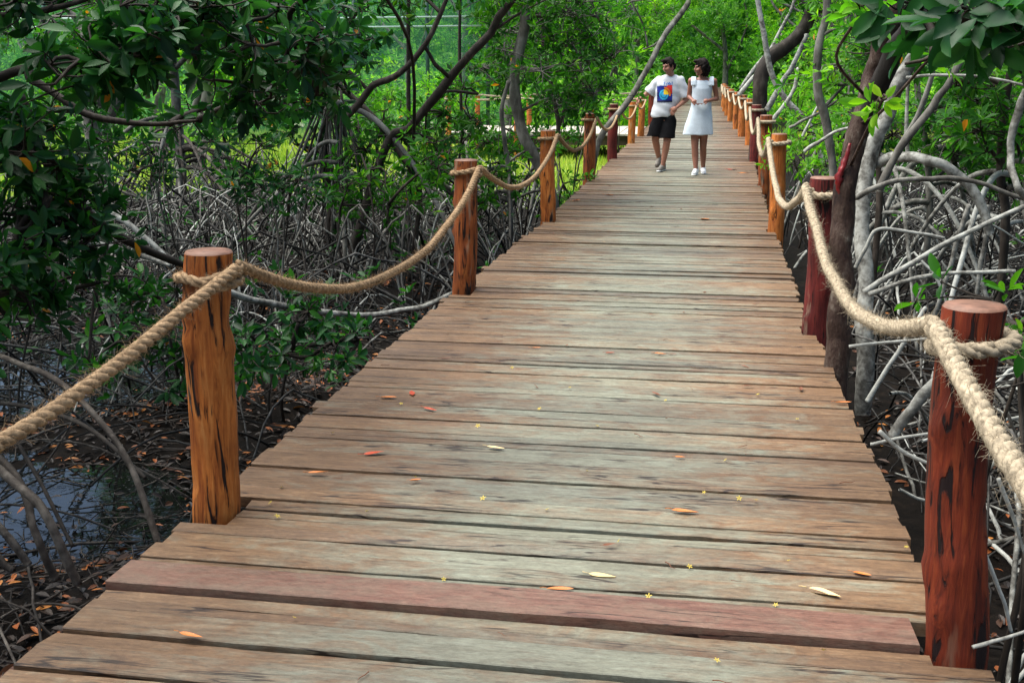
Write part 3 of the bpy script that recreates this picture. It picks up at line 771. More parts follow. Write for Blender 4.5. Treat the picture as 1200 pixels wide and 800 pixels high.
def PL(y, *pp):
    """polyline from photo pixels; y one distance or one per point"""
    ys = np.broadcast_to(np.asarray(y, float), (len(pp),))
    return [P(a, b, yy) for (a, b), yy in zip(pp, ys)]
def gnd(px, py): return G(px, py, -0.75)

LD, LM, LB, LF = M['leaf_dark'], M['leaf_mid'], M['leaf_bright'], M['leaf_far']
BD, BG, BMt, RP, RB = M['bark_dark'], M['bark_grey'], M['bark_mottled'], M['root_pale'], M['root_brown']

# ---- left foreground: the overhanging tree with big glossy leaves
b0 = (-5.6, 6.2, -0.75)
tree('overhanging dark green mangrove at the upper left with big glossy leaf rosettes', b0,
     [([b0, (-5.3, 6.2, .6), (-4.7, 6.0, 2.2), (-4.2, 5.8, 3.6)], .11, .05),
      ([(-5.2, 6.2, .9)]+PL([6.1, 6.0, 5.9, 5.9], (0, 90), (40, 96), (100, 133), (150, 144))+PL([5.9, 5.9], (190, 146), (232, 141)), .03, .008),
      (PL([5.2, 5.2, 5.3], (-60, 24), (0, 19), (62, 11))+PL(5.4, (130, -10)), .018, .012),
      ([(-4.5, 5.9, 2.6)]+PL([5.6, 5.5, 5.4], (200, -60), (195, 20), (230, 70)), .03, .008),
      ([(-4.5, 5.9, 2.6)]+PL([5.4, 5.3, 5.2], (60, -80), (110, -10), (150, 60)), .03, .008),
      ([(-4.3, 5.9, 3.0)]+PL([5.8, 6.0, 6.2], (330, -60), (340, 20), (350, 70)), .03, .008)],
     [B(40, 15, 5.2, 60, .4, 30, 30, Ln=0.107, hi=True, clump=5), B(100, 75, 5.0, 70, .4, 35, 32, Ln=0.119, hi=True, clump=5),
      B(180, 30, 5.1, 60, .4, 36, 40, Ln=0.115, hi=True, clump=5), B(150, 60, 5.0, 60, .3, 20, 19, Ln=0.123, hi=True, clump=4),
      B(265, 20, 5.6, 70, .5, 36, 62, Ln=0.107, hi=True, clump=6), B(345, 40, 5.9, 50, .5, 40, 57, Ln=0.102, hi=True, clump=6),
      B(300, 100, 6.1, 60, .5, 30, 46, Ln=0.098, hi=True, clump=6), B(370, 90, 6.2, 28, .4, 40, 35, Ln=0.098, hi=True, clump=6),
      B(230, 130, 6.2, 40, .4, 20, 14, Ln=0.090, hi=True, clump=5), B(20, 130, 5.6, 40, .4, 34, 27, Ln=0.098, hi=True, clump=5),
      W(-5.0, 5.4, 3.1, 1.8, 2.2, .75, 420, Ln=.15), W(-2.3, 1.7, 3.7, 1.5, 1.3, .5, 260, Ln=.15), W(-5.8, 5.5, 3.3, 1.8, 2.6, .9, 320, Ln=.15), W(-4.3, 4.0, 3.6, 1.0, 1.8, .5, 130, Ln=.15),  # unseen crown lumps, added to shade the near deck and undergrowth
      W(-5.2, 7.2, 3.2, 1.8, 1.2, .8, 260, Ln=.15), W(-4.6, 1.6, 2.6, 1.6, 2.6, 1.2, 420, Ln=.16), W(-5.6, 3.5, 1.6, .9, 2.4, 1.2, 200, Ln=.16), W(-7.5, 7.5, 2.4, 1.2, 2.6, 1.6, 300, Ln=.16)],  # more unseen crown on the left, added to block low sky light
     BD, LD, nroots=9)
# ---- dark low mass at the far left
b1 = gnd(-30, 360); b1 = (-5.0, 5.4, -.75)
tree('dense dark bush of mangrove leaves hanging low at the left edge', b1,
     [([b1, (-4.6, 5.3, .2), (-4.1, 5.1, 1.0), P(40, 180, 5.2)], .05, .015), ([(-4.6, 5.3, .2)]+PL(5.2, (10, 300), (60, 230)), .03, .01)],
     [B(40, 190, 5.3, 70, .45, 42, 62, Ln=.105, hi=True, clump=7), B(20, 270, 5.2, 60, .45, 45, 62, Ln=.1, hi=True, clump=7),
      B(-10, 350, 5.0, 60, .5, 50, 60, Ln=.1, hi=True, clump=7), B(95, 250, 5.6, 38, .4, 60, 44, Ln=.095, hi=True, clump=6),
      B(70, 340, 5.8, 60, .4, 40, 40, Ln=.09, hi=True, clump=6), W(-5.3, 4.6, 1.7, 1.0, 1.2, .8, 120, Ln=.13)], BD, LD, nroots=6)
# ---- long leaning limb that passes behind the first post and reaches the deck edge
t = thing('leaning_tree', 'long dark leaning trunk sloping down to the right behind the first left post', 'tree', G(60, 380, -.75))
mb = MB(); limb(mb, PL([5.6, 5.7, 5.9, 6.3, 6.8, 7.2], (20, 110), (55, 190), (82, 228), (130, 270), (205, 307), (250, 330)), .030, .022, 40); mb.build('trunk', BD, t)
for pts, r in ((PL([6.3, 6.2, 6.0], (130, 270), (112, 340), (104, 420)), .012), (PL([6.8, 6.8, 6.8], (205, 307), (222, 360), (216, 430)), .01)):
    mb = MB(); limb(mb, pts, r, r*.6); mb.build('aerial_root', BD, t)
o = MB(); limb(o, PL([7.3, 7.6, 7.9, 8.2, 8.4, 8.3], (255, 338), (300, 352), (360, 364), (430, 369), (490, 361), (535, 342)), .024, .02, 40); o = o.build('arching_root', RP, None, base=P(400, 366, 8)); tag(o, 'pale smooth root under the left rope sagging from the first post to the deck edge', 'root')
t = thing('dead_branch', 'bleached white fallen branch lying across the undergrowth left of the first post', 'branch', G(100, 330, -.6))
mb = MB(); limb(mb, PL([7.6, 7.5, 7.4, 7.3], (22, 262), (85, 280), (140, 291), (200, 312)), .022, .013, 30); mb.build('branch', RP, t)
mb = MB(); limb(mb, PL([7.5, 7.4], (108, 284), (104, 335)), .014, .006, 12); mb.build('side_twig', RP, t)
t = thing('dead_branch', 'short pale branch rising to the upper left behind the first left post', 'branch', G(170, 300, -.6))
mb = MB(); limb(mb, PL([9.0, 8.9, 8.8], (90, 232), (150, 262), (200, 305)), .026, .018, 24); mb.build('branch', RP, t)

# ---- multi-root mangrove mound at the left (arching stilt roots)
b2 = np.array([*P(212, 250, 16.5)[:2], -.7])
def arching(parent, base, lst, m):
    for pts, r in lst:
        mb = MB(); limb(mb, pts, r, r*.75, 26, 8, .03, rng.uniform(.3, .8)); mb.build('prop_root', m, parent)
t = tree('mangrove on a mound of arching stilt roots in the left middle distance', b2,
     [([P(212, 262, 16.5), P(213, 200, 16.5), P(207, 120, 16.5), P(203, 60, 16.5), P(215, -40, 16.3)], .085, .05), ([P(207, 110, 16.5), P(160, 60, 16.2), P(100, 20, 16)], .04, .02), ([P(205, 80, 16.5), P(260, 30, 16.3), P(330, 0, 16)], .04, .02)],
     [B(60, 20, 16, 70, .8, 40, 90, Ln=.12), B(160, 0, 16, 70, .8, 40, 90, Ln=.12), B(270, 10, 16.2, 80, .8, 40, 110, Ln=.12), B(180, -70, 16.3, 140, 1.4, 50, 180, Ln=.13)], BG, LM, nroots=0)
for k in range(26):
    a = rng.uniform(0, 6.28); reach = rng.uniform(.5, 2.6)
    p = arch_pts(np.array([b2[0], b2[1], rng.uniform(.0, .8)]), a, reach, -.8, lift=.3)
    mb = MB(); limb(mb, p, rng.uniform(.02, .036), .018, 22, 7, .03, rng.uniform(.3, .8)); mb.build('prop_root', RB if k % 3 else BG, t)

# ---- dark trunk with a curtain of aerial roots
b3 = np.array([*P(384, 300, 12.9)[:2], -.7])
t = tree('dark upright trunk with a curtain of thin hanging roots behind the left rope', b3,
     [([b3, P(388, 240, 12.9), P(380, 180, 12.9), P(386, 90, 12.8), P(370, 20, 12.7), P(340, -80, 12.3)], .075, .04),
      ([P(386, 90, 12.8), P(400, 102, 12.7), P(440, 140, 12.4), P(468, 180, 12.3), P(490, 212, 12.2), P(489, 270, 12.2), P(480, 330, 12.2)], 0.038, .025),
      ([P(490, 210, 12.2), P(512, 216, 12.2), P(538, 236, 12.3)], .017, .012),
      ([P(384, 60, 12.8), P(420, 10, 13), P(450, -50, 13)], .03, .015)],
     [B(385, 45, 12, 55, .6, 45, 56, Ln=.14, hi=True, clump=7), B(310, -20, 12, 70, .8, 40, 90, Ln=.15), B(420, -50, 9, 70, .8, 40, 90, Ln=.15),
      B(330, 120, 12.3, 50, .5, 40, 50, Ln=.13, hi=True, clump=7), W(-5.5, 10.6, 3.2, 2.0, 1.6, .7, 300, Ln=.16), W(-6.2, 8.6, 2.9, 1.8, 2.0, .6, 200, Ln=.16), B(350, 170, 12.9, 40, .5, 30, 26, Ln=.13, hi=True, clump=6)], BD, LD)  # two overhead lumps added to break up pool reflections and shade the undergrowth
for k in range(30):
    x0 = rng.uniform(382, 402); x1 = x0+rng.normal(0, 42)+ (k-14)*2.2; yb = rng.uniform(250, 330)
    pts = PL([12.7, 12.4+rng.normal(0, .2), 12.3+rng.normal(0, .3)], (x0, rng.uniform(85, 120)), (x0*.55+x1*.45+rng.normal(0, 4), 185), (x1, yb))
    mb = MB(); limb(mb, pts, rng.uniform(.009, .018), .008, 18, 6, .02, rng.uniform(.2, .7)); mb.build('aerial_root', (BG, RP, RB)[k % 3], t)

# ---- diagonal dark limb tree
b4 = np.array([*P(400, 250, 12)[:2], -.7])
tree('mangrove with a thick black limb slanting up to the right over the left rope', b4,
     [([b4, P(450, 178, 12), P(480, 150, 12), P(513, 110, 12), P(543, 72, 12), P(575, 38, 12), P(600, 0, 12), P(630, -50, 12)], .05, .036),
      ([P(405, 140, 11.6), P(437, 103, 11.6), P(470, 85, 11.6), P(496, 55, 11.6), P(515, 20, 11.6), P(528, -10, 11.6)], .038, .02),
      ([P(496, 52, 11.6), P(510, 75, 11.7), P(526, 90, 11.9)], .022, .02),
      ([P(575, 38, 12), P(610, 15, 12), P(640, 0, 12)], .016, .008)],
     [B(470, -30, 12, 90, .8, 26, 80, Ln=.12), B(600, -30, 12.5, 90, 1, 30, 120, Ln=.12), B(500, 130, 12.5, 50, .5, 40, 40, Ln=.11), B(440, 160, 12.2, 40, .6, 40, 40, Ln=.11),
      B(520, 170, 12.6, 60, .6, 34, 46, Ln=.11), B(560, 110, 12.8, 40, .6, 40, 40, Ln=.11), W(-5.2, 12.5, 3.6, 2.0, 2, .8, 260, Ln=.16)], BD, LM, nroots=9, root_m=BG)
# ---- slim vertical trunks behind
for k, (lab, y, pts, r, bl, bk, lf) in enumerate([
    ('slim dark upright trunk crossing the netting left of the slanting limb', 13.5, [(479, 330), (480, 180), (478, 80), (479, -30)], .03, [(470, -60, 90, 50, 90)], BD, LM),
    ('slim dark upright trunk right of the netting, above the second left post', 15, [(547, 260), (541, 130), (538, 60), (540, -40)], .025, [(540, -60, 80, 40, 80), (545, 150, 40, 50, 30)], BD, LM),
    ('pale grey straight tree curving right at its foot behind the third left post', 14.0, [(650, 240), (630, 190), (608, 140), (604, 90), (612, 30), (618, -30)], .075, [(640, 20, 90, 44, 150), (680, 70, 60, 40, 110), (590, 60, 50, 50, 80), (660, 110, 50, 30, 60), (700, 20, 60, 40, 90)], BG, LM),
    ('short thin grey trunk among leaves just left of the pale grey tree', 13.2, [(598, 230), (592, 170), (588, 130), (596, 95)], .03, [(570, 200, 40, 30, 24)], BG, LM),
    ('thin black trunk forking above the third left post', 16.5, [(645, 200), (654, 150), (648, 110), (640, 70), (635, 20), (632, -30)], .035, [(655, 60, 50, 40, 80), (700, 80, 40, 30, 60), (640, -10, 70, 30, 80)], BD, LM)]):
    bs = np.array([*P(pts[0][0], pts[0][1], y)[:2], -.68])
    limbs = [([bs]+PL(y, *pts), r, r*.75)]
    if 'forking' in lab: limbs += [(PL(y, (654, 150), (670, 110), (700, 85), (735, 50)), .025, .012)]
    if 'grey straight tree' in lab: limbs += [(PL(y, (612, 30), (628, 10), (640, -30)), .03, .02)]
    tree(lab, bs, limbs, [B(a, b, y+rng.uniform(-.3, .6), c, .9, d, n, Ln=.115) for a, b, c, d, n in bl], bk, lf, nroots=5, root_m=BG, rootspec=(.1, .7, .5, 1.4))
# ---- grey leaning pole by the man
b6 = np.array([*P(690, 185, 20.5)[:2], -.68])
tree('slender grey trunk leaning right across the rope towards the man', b6,
     [([b6, P(702, 166, 20.5), P(732, 123, 21), P(752, 94, 21.3), P(779, 42, 21.6), P(806, 5, 22), P(835, -50, 22.4)], .062, .045), ([P(790, 25, 21.8), P(770, 50, 22), P(754, 58, 22.2)], .022, .015)],
     [B(800, -22, 22, 70, 1, 20, 60, Ln=.15), B(740, 2, 22, 46, 1, 22, 50, Ln=.14)], BG, LB, nroots=4, root_m=BG, rootspec=(.0, .5, .5, 1.2))

# ---- understory shrubs on the left (light ones in the clearing behind the rope)
def shrub(label, px, py, y, blobs, leaf, Ln=.1, group=None, cat='bush', name='mangrove_bush', bark=None, twr=.005, hi=False, z=-.72):
    bs = np.array([*P(px, py, y)[:2], z])
    stems = []
    for k in range(3):
        c = P(blobs[k % len(blobs)][0], blobs[k % len(blobs)][1], y)
        stems.append(([bs+np.array([rng.normal(0, .05), rng.normal(0, .05), 0]), (bs+c)/2+rng.normal(0, .08, 3), c], .014, .006))
    return tree(label, bs, stems, [B(a, b, y+rng.normal(0, .15), c, .35+.02*y, d, n, Ln=Ln, hi=hi, clump=9) for a, b, c, d, n in blobs], bark or BD, leaf, cat, name, group=group, twr=twr)
shrub('low glossy mangrove bush at the left of the first post', 215, 470, 7.2, [(190, 350, 40, 24, 26), (150, 400, 50, 30, 30), (215, 420, 30, 30, 16)], LD, hi=True)
shrub('leafy dark green sapling cluster right of the first post under the rope', 330, 470, 6.9, [(300, 400, 34, 22, 20), (350, 378, 46, 14, 22), (320, 430, 40, 16, 18), (390, 400, 30, 14, 14), (420, 400, 22, 10, 10)], LD, hi=True, Ln=.095)
shrub('green bush filling the gap behind the root curtain left of the second post', 430, 300, 11, [(430, 200, 50, 30, 40), (400, 240, 50, 28, 36), (455, 240, 40, 30, 34), (520, 180, 40, 26, 30)], LM, Ln=.1)
shrub('green leafy bush just behind the second left post', 560, 260, 13.4, [(540, 170, 40, 30, 40), (585, 190, 36, 28, 36), (510, 205, 40, 20, 30)], LM)
shrub('bright green bush behind the rope between the second and third left posts', 610, 260, 15, [(620, 180, 30, 30, 36), (590, 150, 34, 24, 34), (650, 175, 24, 24, 26)], LM)
shrub('dark leafy thicket left of the arching stilt roots', 90, 330, 10.5, [(60, 200, 60, 40, 60), (110, 160, 40, 30, 34), (150, 200, 40, 30, 30)], LD, Ln=.11)
shrub('leafy bush among the stilt roots behind the first post', 300, 330, 10.3, [(290, 200, 44, 40, 46), (340, 230, 40, 30, 36), (260, 150, 40, 24, 30)], LD, Ln=.1)
shrub('thin leafy bush under the rope left of the fourth left post', 660, 250, 16.5, [(660, 215, 22, 24, 26), (640, 240, 24, 18, 18)], LM)
shrub('yellow-green bush at the corner behind the dark red post', 730, 165, 27, [(727, 130, 20, 14, 40), (708, 128, 18, 12, 26)], LB, Ln=.14)

for lab, px, y, bl, lf in [
    ('leafy bright bush at the clearing edge above the stilt roots', 250, 20, [(230, 130, 46, 26, 50), (280, 110, 40, 26, 44), (250, 160, 40, 18, 30)], LB),
    ('mid-green bush right of the root curtain seen under the slanting limb', 430, 18, [(420, 150, 40, 28, 50), (450, 130, 36, 26, 44), (400, 170, 34, 20, 30)], LM),
    ('bright bush in front of the netting left of the slim upright trunk', 450, 26, [(440, 100, 34, 24, 50), (470, 120, 30, 20, 40), (415, 115, 30, 22, 40)], LB),
    ('bright bush below the netting between the two slim trunks', 520, 24, [(510, 120, 34, 22, 46), (540, 100, 30, 24, 44), (490, 135, 30, 16, 30)], LB),
    ('mid-green bush at the left end of the clearing', 120, 19, [(100, 150, 50, 26, 50), (150, 175, 40, 20, 36), (60, 130, 44, 30, 50)], LM),
    ('dense green bush behind the third left post', 670, 20, [(660, 140, 26, 18, 40), (690, 120, 24, 20, 36), (640, 120, 26, 24, 40)], LM)]:
    shrub(lab, px, 200, y, bl, lf, Ln=.13)
# ---- right side: trees
b7 = np.array([*P(982, 455, 6.35)[:2], -.75])
t8 = tree('mottled dark trunk with a red sap wound standing at the right edge of the deck', b7,
     [([b7, P(982, 440, 6.35), P(984, 370, 6.4), P(988, 290, 6.45), P(991, 220, 6.5), P(1004, 160, 6.55), P(1020, 90, 6.6), P(1035, 40, 6.6), P(1050, 0, 6.6), P(1065, -60, 6.5), P(1080, -160, 6.2)], .066, .045)],
     [B(1004, 22, 5.4, 14, .2, 20, 6, Ln=.11, hi=True, clump=3), B(1034, 118, 5.6, 16, .2, 18, 3, Ln=.10, hi=True, clump=2), B(1088, 70, 5.5, 12, .2, 12, 2, Ln=.10, hi=True, clump=2)], BMt, LB, nroots=0, twr=.0028)
mb = MB(); limb(mb, PL([6.55, 6.5, 6.4, 6.2, 5.9, 5.7], (1008, 165), (1030, 100), (1055, 50), (1080, 18), (1110, -12), (1170, -60)), .05, .058, 40, 12, .05, .0); mb.build('dark_limb', BD, t8)
mb = MB(); V, F = tubes(catmull(PL([6.46, 6.45, 6.44, 6.44, 6.45], (996, 168), (991, 188), (984, 205), (983, 220), (986, 236)), 24), .013*np.sin(np.linspace(.25, 2.9, 24))[None]+.004, 8, True, .2); mb.add(V, F); mb.build('sap_wound', M['sap'], [c for c in t8.children if c.name.startswith('trunk')][0])
b8 = np.array([3.2, 4.6, -.75])
tree('big-leaved mangrove overhanging the upper right corner', b8,
     [([b8, (3.1, 4.7, .6), (2.8, 4.8, 1.6), (2.7, 4.8, 2.8)], .07, .04), ([(2.75, 4.8, 1.9)]+PL(4.5, (1190, -30), (1140, 20), (1100, 60), (1060, 75)), .018, .005), ([(2.75, 4.8, 1.9)]+PL(4.4, (1200, 20), (1130, 22)), .014, .006)],
     [B(1130, 22, 4.3, 34, .2, 18, 9, Ln=.16, hi=True, clump=3), B(1178, 40, 4.4, 30, .25, 26, 10, Ln=.15, hi=True, clump=3), B(1080, 12, 4.8, 26, .2, 18, 6, Ln=.14, hi=True, clump=3),
      B(1180, 5, 5, 50, .4, 30, 26, Ln=.14, hi=True, clump=4), B(1110, 50, 4.9, 40, .3, 22, 8, Ln=.13, hi=True, clump=3),
      W(3.2, 4.6, 3.0, 1.6, 2.2, .7, 300, Ln=.15), W(2.4, 3.0, 3.2, 1.0, 1.6, .5, 130, Ln=.15), W(4.6, 6.5, 3.0, 1.8, 2.2, .9, 300, Ln=.15), W(2.6, 8.5, 3.4, 1.0, 1.8, .6, 170, Ln=.15), W(3.7, 1.4, 2.0, 1.2, 2.4, 1.5, 420, Ln=.16), W(5.2, 4.5, 1.6, .8, 2.8, 1.5, 300, Ln=.16), W(6.4, 8.5, 2.4, 1.0, 2.4, 1.6, 300, Ln=.16)], BD, LD, nroots=7, root_m=RP)  # unseen overhead and side lumps added to block sky light on the right
b9 = np.array([*P(1012, 480, 8.0)[:2], -.75])
tree('pale grey mangrove trunk behind the sap-stained one with a root arching to the right', b9,
     [([b9, P(1013, 420, 8.0), P(1016, 330, 8.1), P(1010, 270, 8.2), P(1020, 190, 8.3), P(1040, 130, 8.3), P(1060, 85, 8.3), P(1082, 40, 8.3), P(1110, -30, 8.2)], .056, .045)],
     [B(1120, -40, 8.2, 90, 1, 30, 110, Ln=.13), W(2.9, 8.6, 3.3, 1.6, 1.6, .7, 200, Ln=.15)], RP, LD)
RS = []
def stick(label, y, pts, r, m=RP, r1=None, tn=None, name='dead_branch', cat='branch'):
    p = PL(y, *pts); r = r*.84
    b = p[int(np.argmin([q[2] for q in p]))]
    o = MB(); limb(o, p, r, r1 or r*.75, max(14, len(pts)*7), 9, .04, rng.uniform(.35, .8) if tn is None else tn)
    o = o.build(name, m, None, base=b); tag(o, label, cat, 'grey roots and branches right of the boardwalk')
S = stick; AR = dict(name='arching_root', cat='root')
S('thick pale root arching right from the grey trunk and dropping at its end', [8.36, 8.2, 8.0, 8.0, 8.0, 8.0], [(1026, 192), (1050, 183), (1085, 186), (1125, 208), (1150, 240), (1160, 275)], .042, r1=.03, **AR)
S('long green-grey root bowing over the sticks to the right edge', 6.8, [(1002, 232), (1040, 214), (1090, 209), (1142, 213), (1210, 236)], .019, BG, **AR)
S('long straight pole slanting up to the right edge', 6.3, [(1012, 342), (1060, 313), (1120, 280), (1210, 238)], .019)
S('pale pole nearly level below the straight slanting pole', 6.0, [(1018, 345), (1060, 330), (1105, 321), (1190, 318)], .015)
S('bent pale root with an elbow left of the slanting pole', 6.8, [(1002, 314), (1016, 288), (1029, 268), (1065, 272), (1107, 279)], .013, **AR)
S('thin level twig just above the nearest right post', 4.6, [(995, 406), (1030, 402), (1092, 396)], .008)
S('thick pale log leaning behind the nearest right post', 4.6, [(1045, 510), (1075, 470), (1110, 430)], .025, r1=.022)
S('pale upright root dropping from the arched root at right', 8.0, [(1158, 240), (1156, 275), (1148, 320), (1143, 360)], .02, **AR)
S('leaning pale root crossing behind the nearest right post', 7.0, [(1136, 240), (1120, 290), (1105, 340), (1090, 380)], .017)
S('white curved root near the right edge with a knee', [6.0, 6.0, 6.0, 5.9, 5.9], [(1203, 105), (1190, 140), (1184, 180), (1190, 215), (1203, 235)], .024, **AR)
S('thin pale twig level across the top right above the ferny leaves', 6.6, [(1062, 91), (1100, 88), (1150, 90), (1205, 101)], .010, RP)
S('grey pole leaning right beneath the big leaves', 7.4, [(1030, 222), (1052, 180), (1090, 128), (1112, 96), (1131, 64)], .027, BG, r1=.022)
S('second grey pole leaning right beside the leaning grey pole', 8.8, [(1030, 225), (1050, 180), (1075, 135), (1090, 95), (1096, 60)], .026, BG)
S('pale root reaching left from the mottled trunk', 9.5, [(942, 178), (962, 165), (980, 154), (1000, 150)], .018, RP, **AR)
S('pale upright pole left of the leaning grey pole', 10, [(1063, 180), (1062, 130), (1066, 85)], .02, RP)
S('slim pale trunk crossing the dark curved trunk', 19, [(970, 200), (950, 150), (925, 122), (906, 90), (897, 55), (888, 0), (880, -30)], .055, RP, r1=.04, name='slim_trunk', cat='trunk')
S('thin pale pole leaning right at the end of the right rail', 30, [(868, 105), (885, 80), (905, 55), (925, 15), (935, -10)], .06, RP)
S('pale pole low beside the far right posts', 26, [(866, 112), (882, 92), (896, 78)], .06, RP)
S('pale pole leaning right beyond the dark curved trunk', 21, [(898, 130), (915, 100), (930, 75), (945, 40)], .06, RP)
S('pale root at the foot of the dark curved trunk', 17, [(905, 140), (918, 125), (930, 105), (936, 80)], .04, RP)
S('thin pale branch slanting right behind the fourth right post', 14, [(940, 160), (950, 140), (960, 122)], .02, RP)
S('pale branch slanting right above the third right post', 13, [(925, 150), (940, 142), (960, 132), (990, 112)], .02, BG)
S('thin pale root in the shadow below the slanting pole', 5.6, [(1016, 470), (1035, 440), (1060, 400), (1085, 360)], .015)
S('pale forked stick low at the right edge of the photo', 3.6, [(1170, 560), (1185, 600), (1205, 660)], .008)
S('grey stick level behind the foot of the nearest right post', 4.3, [(1020, 520), (1060, 512), (1110, 505)], .008)
S('grey stick crossing low left of the nearest right post', 4.2, [(1030, 505), (1060, 530), (1105, 550)], .01)
S('pale stick leaning in the lower right corner', 3.3, [(1150, 640), (1175, 700), (1185, 740)], .008)
S('level pale stick at the bottom right corner', 3.0, [(1140, 758), (1170, 750), (1205, 738)], .007)
# dark curved trunk
b10 = np.array([*P(888, 155, 21.3)[:2], -.68])
tree('thick dark trunk curving out over the right rail beyond the sap-stained tree', b10,
     [([b10, P(889, 130, 21.3), P(893, 92, 21.3), P(903, 68, 21.4), P(920, 55, 21.5), P(940, 38, 21.5), P(950, 12, 21.5), P(957, -20, 21.4), P(965, -90, 21)], .135, .10)],
     [B(930, -60, 21, 110, 1.6, 40, 160, Ln=.16), B(1000, -20, 21.5, 70, 1.2, 40, 120, Ln=.15)], BD, LB, nroots=3, root_m=RP, rootspec=(.2, .8, .6, 1.2))
for lab, y, pts, r, bl, bk in [
    ('grey trunk with a bend rising behind the third right post', 12.5, [(978, 230), (972, 160), (960, 110), (959, 60), (968, 20), (972, -30)], .046, [(960, -50, 70, 40, 90), (990, 100, 40, 40, 60), (1000, 30, 40, 30, 50)], BG),
    ('paler straight trunk right of the bent grey trunk', 16, [(1000, 220), (998, 120), (996, 50), (992, -30)], .05, [(1000, -30, 60, 40, 80), (985, 60, 30, 50, 60), (1015, 60, 30, 40, 60)], BG),
    ('slim grey trunk in the leaves right of the pale mangrove trunk', 11.5, [(1090, 240), (1084, 170), (1076, 110), (1072, 40), (1075, -20)], .03, [(1130, 140, 60, 40, 100), (1180, 160, 46, 40, 80), (1120, 190, 50, 24, 50)], BG),
    ('slim dark trunk at the right edge behind the knee-shaped root', 9.5, [(1178, 260), (1172, 200), (1180, 120), (1190, 20)], .035, [(1180, 120, 46, 34, 60), (1150, 90, 50, 26, 50), (1195, 180, 34, 34, 40), (1160, 175, 40, 24, 34)], BD),
    ('thin dark trunk left of the pale mangrove trunk', 10.5, [(1030, 240), (1028, 160), (1032, 90), (1040, 20)], .03, [(1040, 60, 40, 40, 60), (1030, 150, 30, 40, 34)], BD)]:
    bs = np.array([*P(pts[0][0], pts[0][1], y)[:2], -.7])
    tree(lab, bs, [([bs]+PL(y, *pts), r, r*.8)], [B(a, b, y+rng.uniform(-.2, .8), c, .8, d, n, Ln=.115) for a, b, c, d, n in bl], bk, LB if y > 12 else LM, nroots=6, root_m=RP, rootspec=(.1, .9, .5, 1.5))
shrub('bright green bush beside the right rail below the curved trunk', 945, 205, 15.5, [(945, 155, 28, 22, 50), (965, 130, 28, 22, 44), (930, 185, 22, 16, 26)], LB)
shrub('bright leafy bush between the bent grey trunk and the right rail', 925, 150, 26, [(920, 110, 26, 26, 56), (948, 90, 28, 24, 56), (935, 60, 30, 24, 46)], LB, Ln=.12)
shrub('green bush filling the gap right of the bent grey trunk', 985, 200, 14, [(985, 150, 30, 30, 50), (990, 190, 30, 20, 30)], LB)
shrub('small glossy sapling behind the nearest right post', 1195, 560, 3.9, [(1192, 382, 22, 18, 7), (1200, 410, 22, 20, 7)], LM, Ln=.085, hi=True, name='mangrove_sapling', cat='sapling')
shrub('fine dark green foliage in the shade at the right of the photo', 1140, 260, 12.5, [(1120, 150, 50, 36, 80), (1170, 190, 50, 30, 60), (1090, 180, 40, 26, 40)], LM, Ln=.09)

# ---- near left arching roots by the deck
for lab, y, pts, r in [
    ('brown arched root curving down to the deck edge at lower left', [4.6, 4.5, 4.4, 4.3, 4.2, 4.1], [(-20, 412), (20, 424), (62, 442), (105, 480), (150, 540), (186, 640)], .017),
    ('second thinner arched root crossing under the near left rope', [4.9, 4.7, 4.5, 4.3], [(-20, 468), (50, 480), (110, 505), (170, 560)], .013),
    ('straight brown root meeting the arched root at the deck edge', [4.4, 4.2, 4.1], [(140, 525), (165, 570), (188, 640)], .014),
    ('thick ridged root at the left edge bending down to the mud', [4.0, 3.9, 3.8, 3.8], [(-40, 520), (10, 560), (50, 600), (92, 685)], .024),
    ('thick root beside the ridged one at the left edge', [4.1, 4.0, 3.9, 3.9], [(-40, 500), (20, 560), (40, 620), (66, 680)], .022),
    ('root splaying left of the thick pair at the left edge', [3.9, 3.8, 3.8], [(-60, 560), (-5, 610), (34, 662)], .02),
    ('lowest root reaching the mud at the left edge', [3.8, 3.7, 3.7], [(-60, 610), (-20, 640), (16, 668)], .018),
    ('slim reddish root behind the thick pair at the left edge', [4.3, 4.2, 4.1], [(10, 500), (50, 570), (85, 640)], .011),
    ('thin upright pale stem left of the near rope', [5.4, 5.3, 5.3], [(36, 380), (24, 440), (20, 500)], .008)]:
    p = PL(y, *pts); o = MB(); limb(o, p, r*.75, r*.7, 30, 10, .06, rng.uniform(.3, .75)); o = o.build('arching_root', RB, None, base=p[-1]); tag(o, lab, 'root', 'brown mangrove roots in the water at lower left')

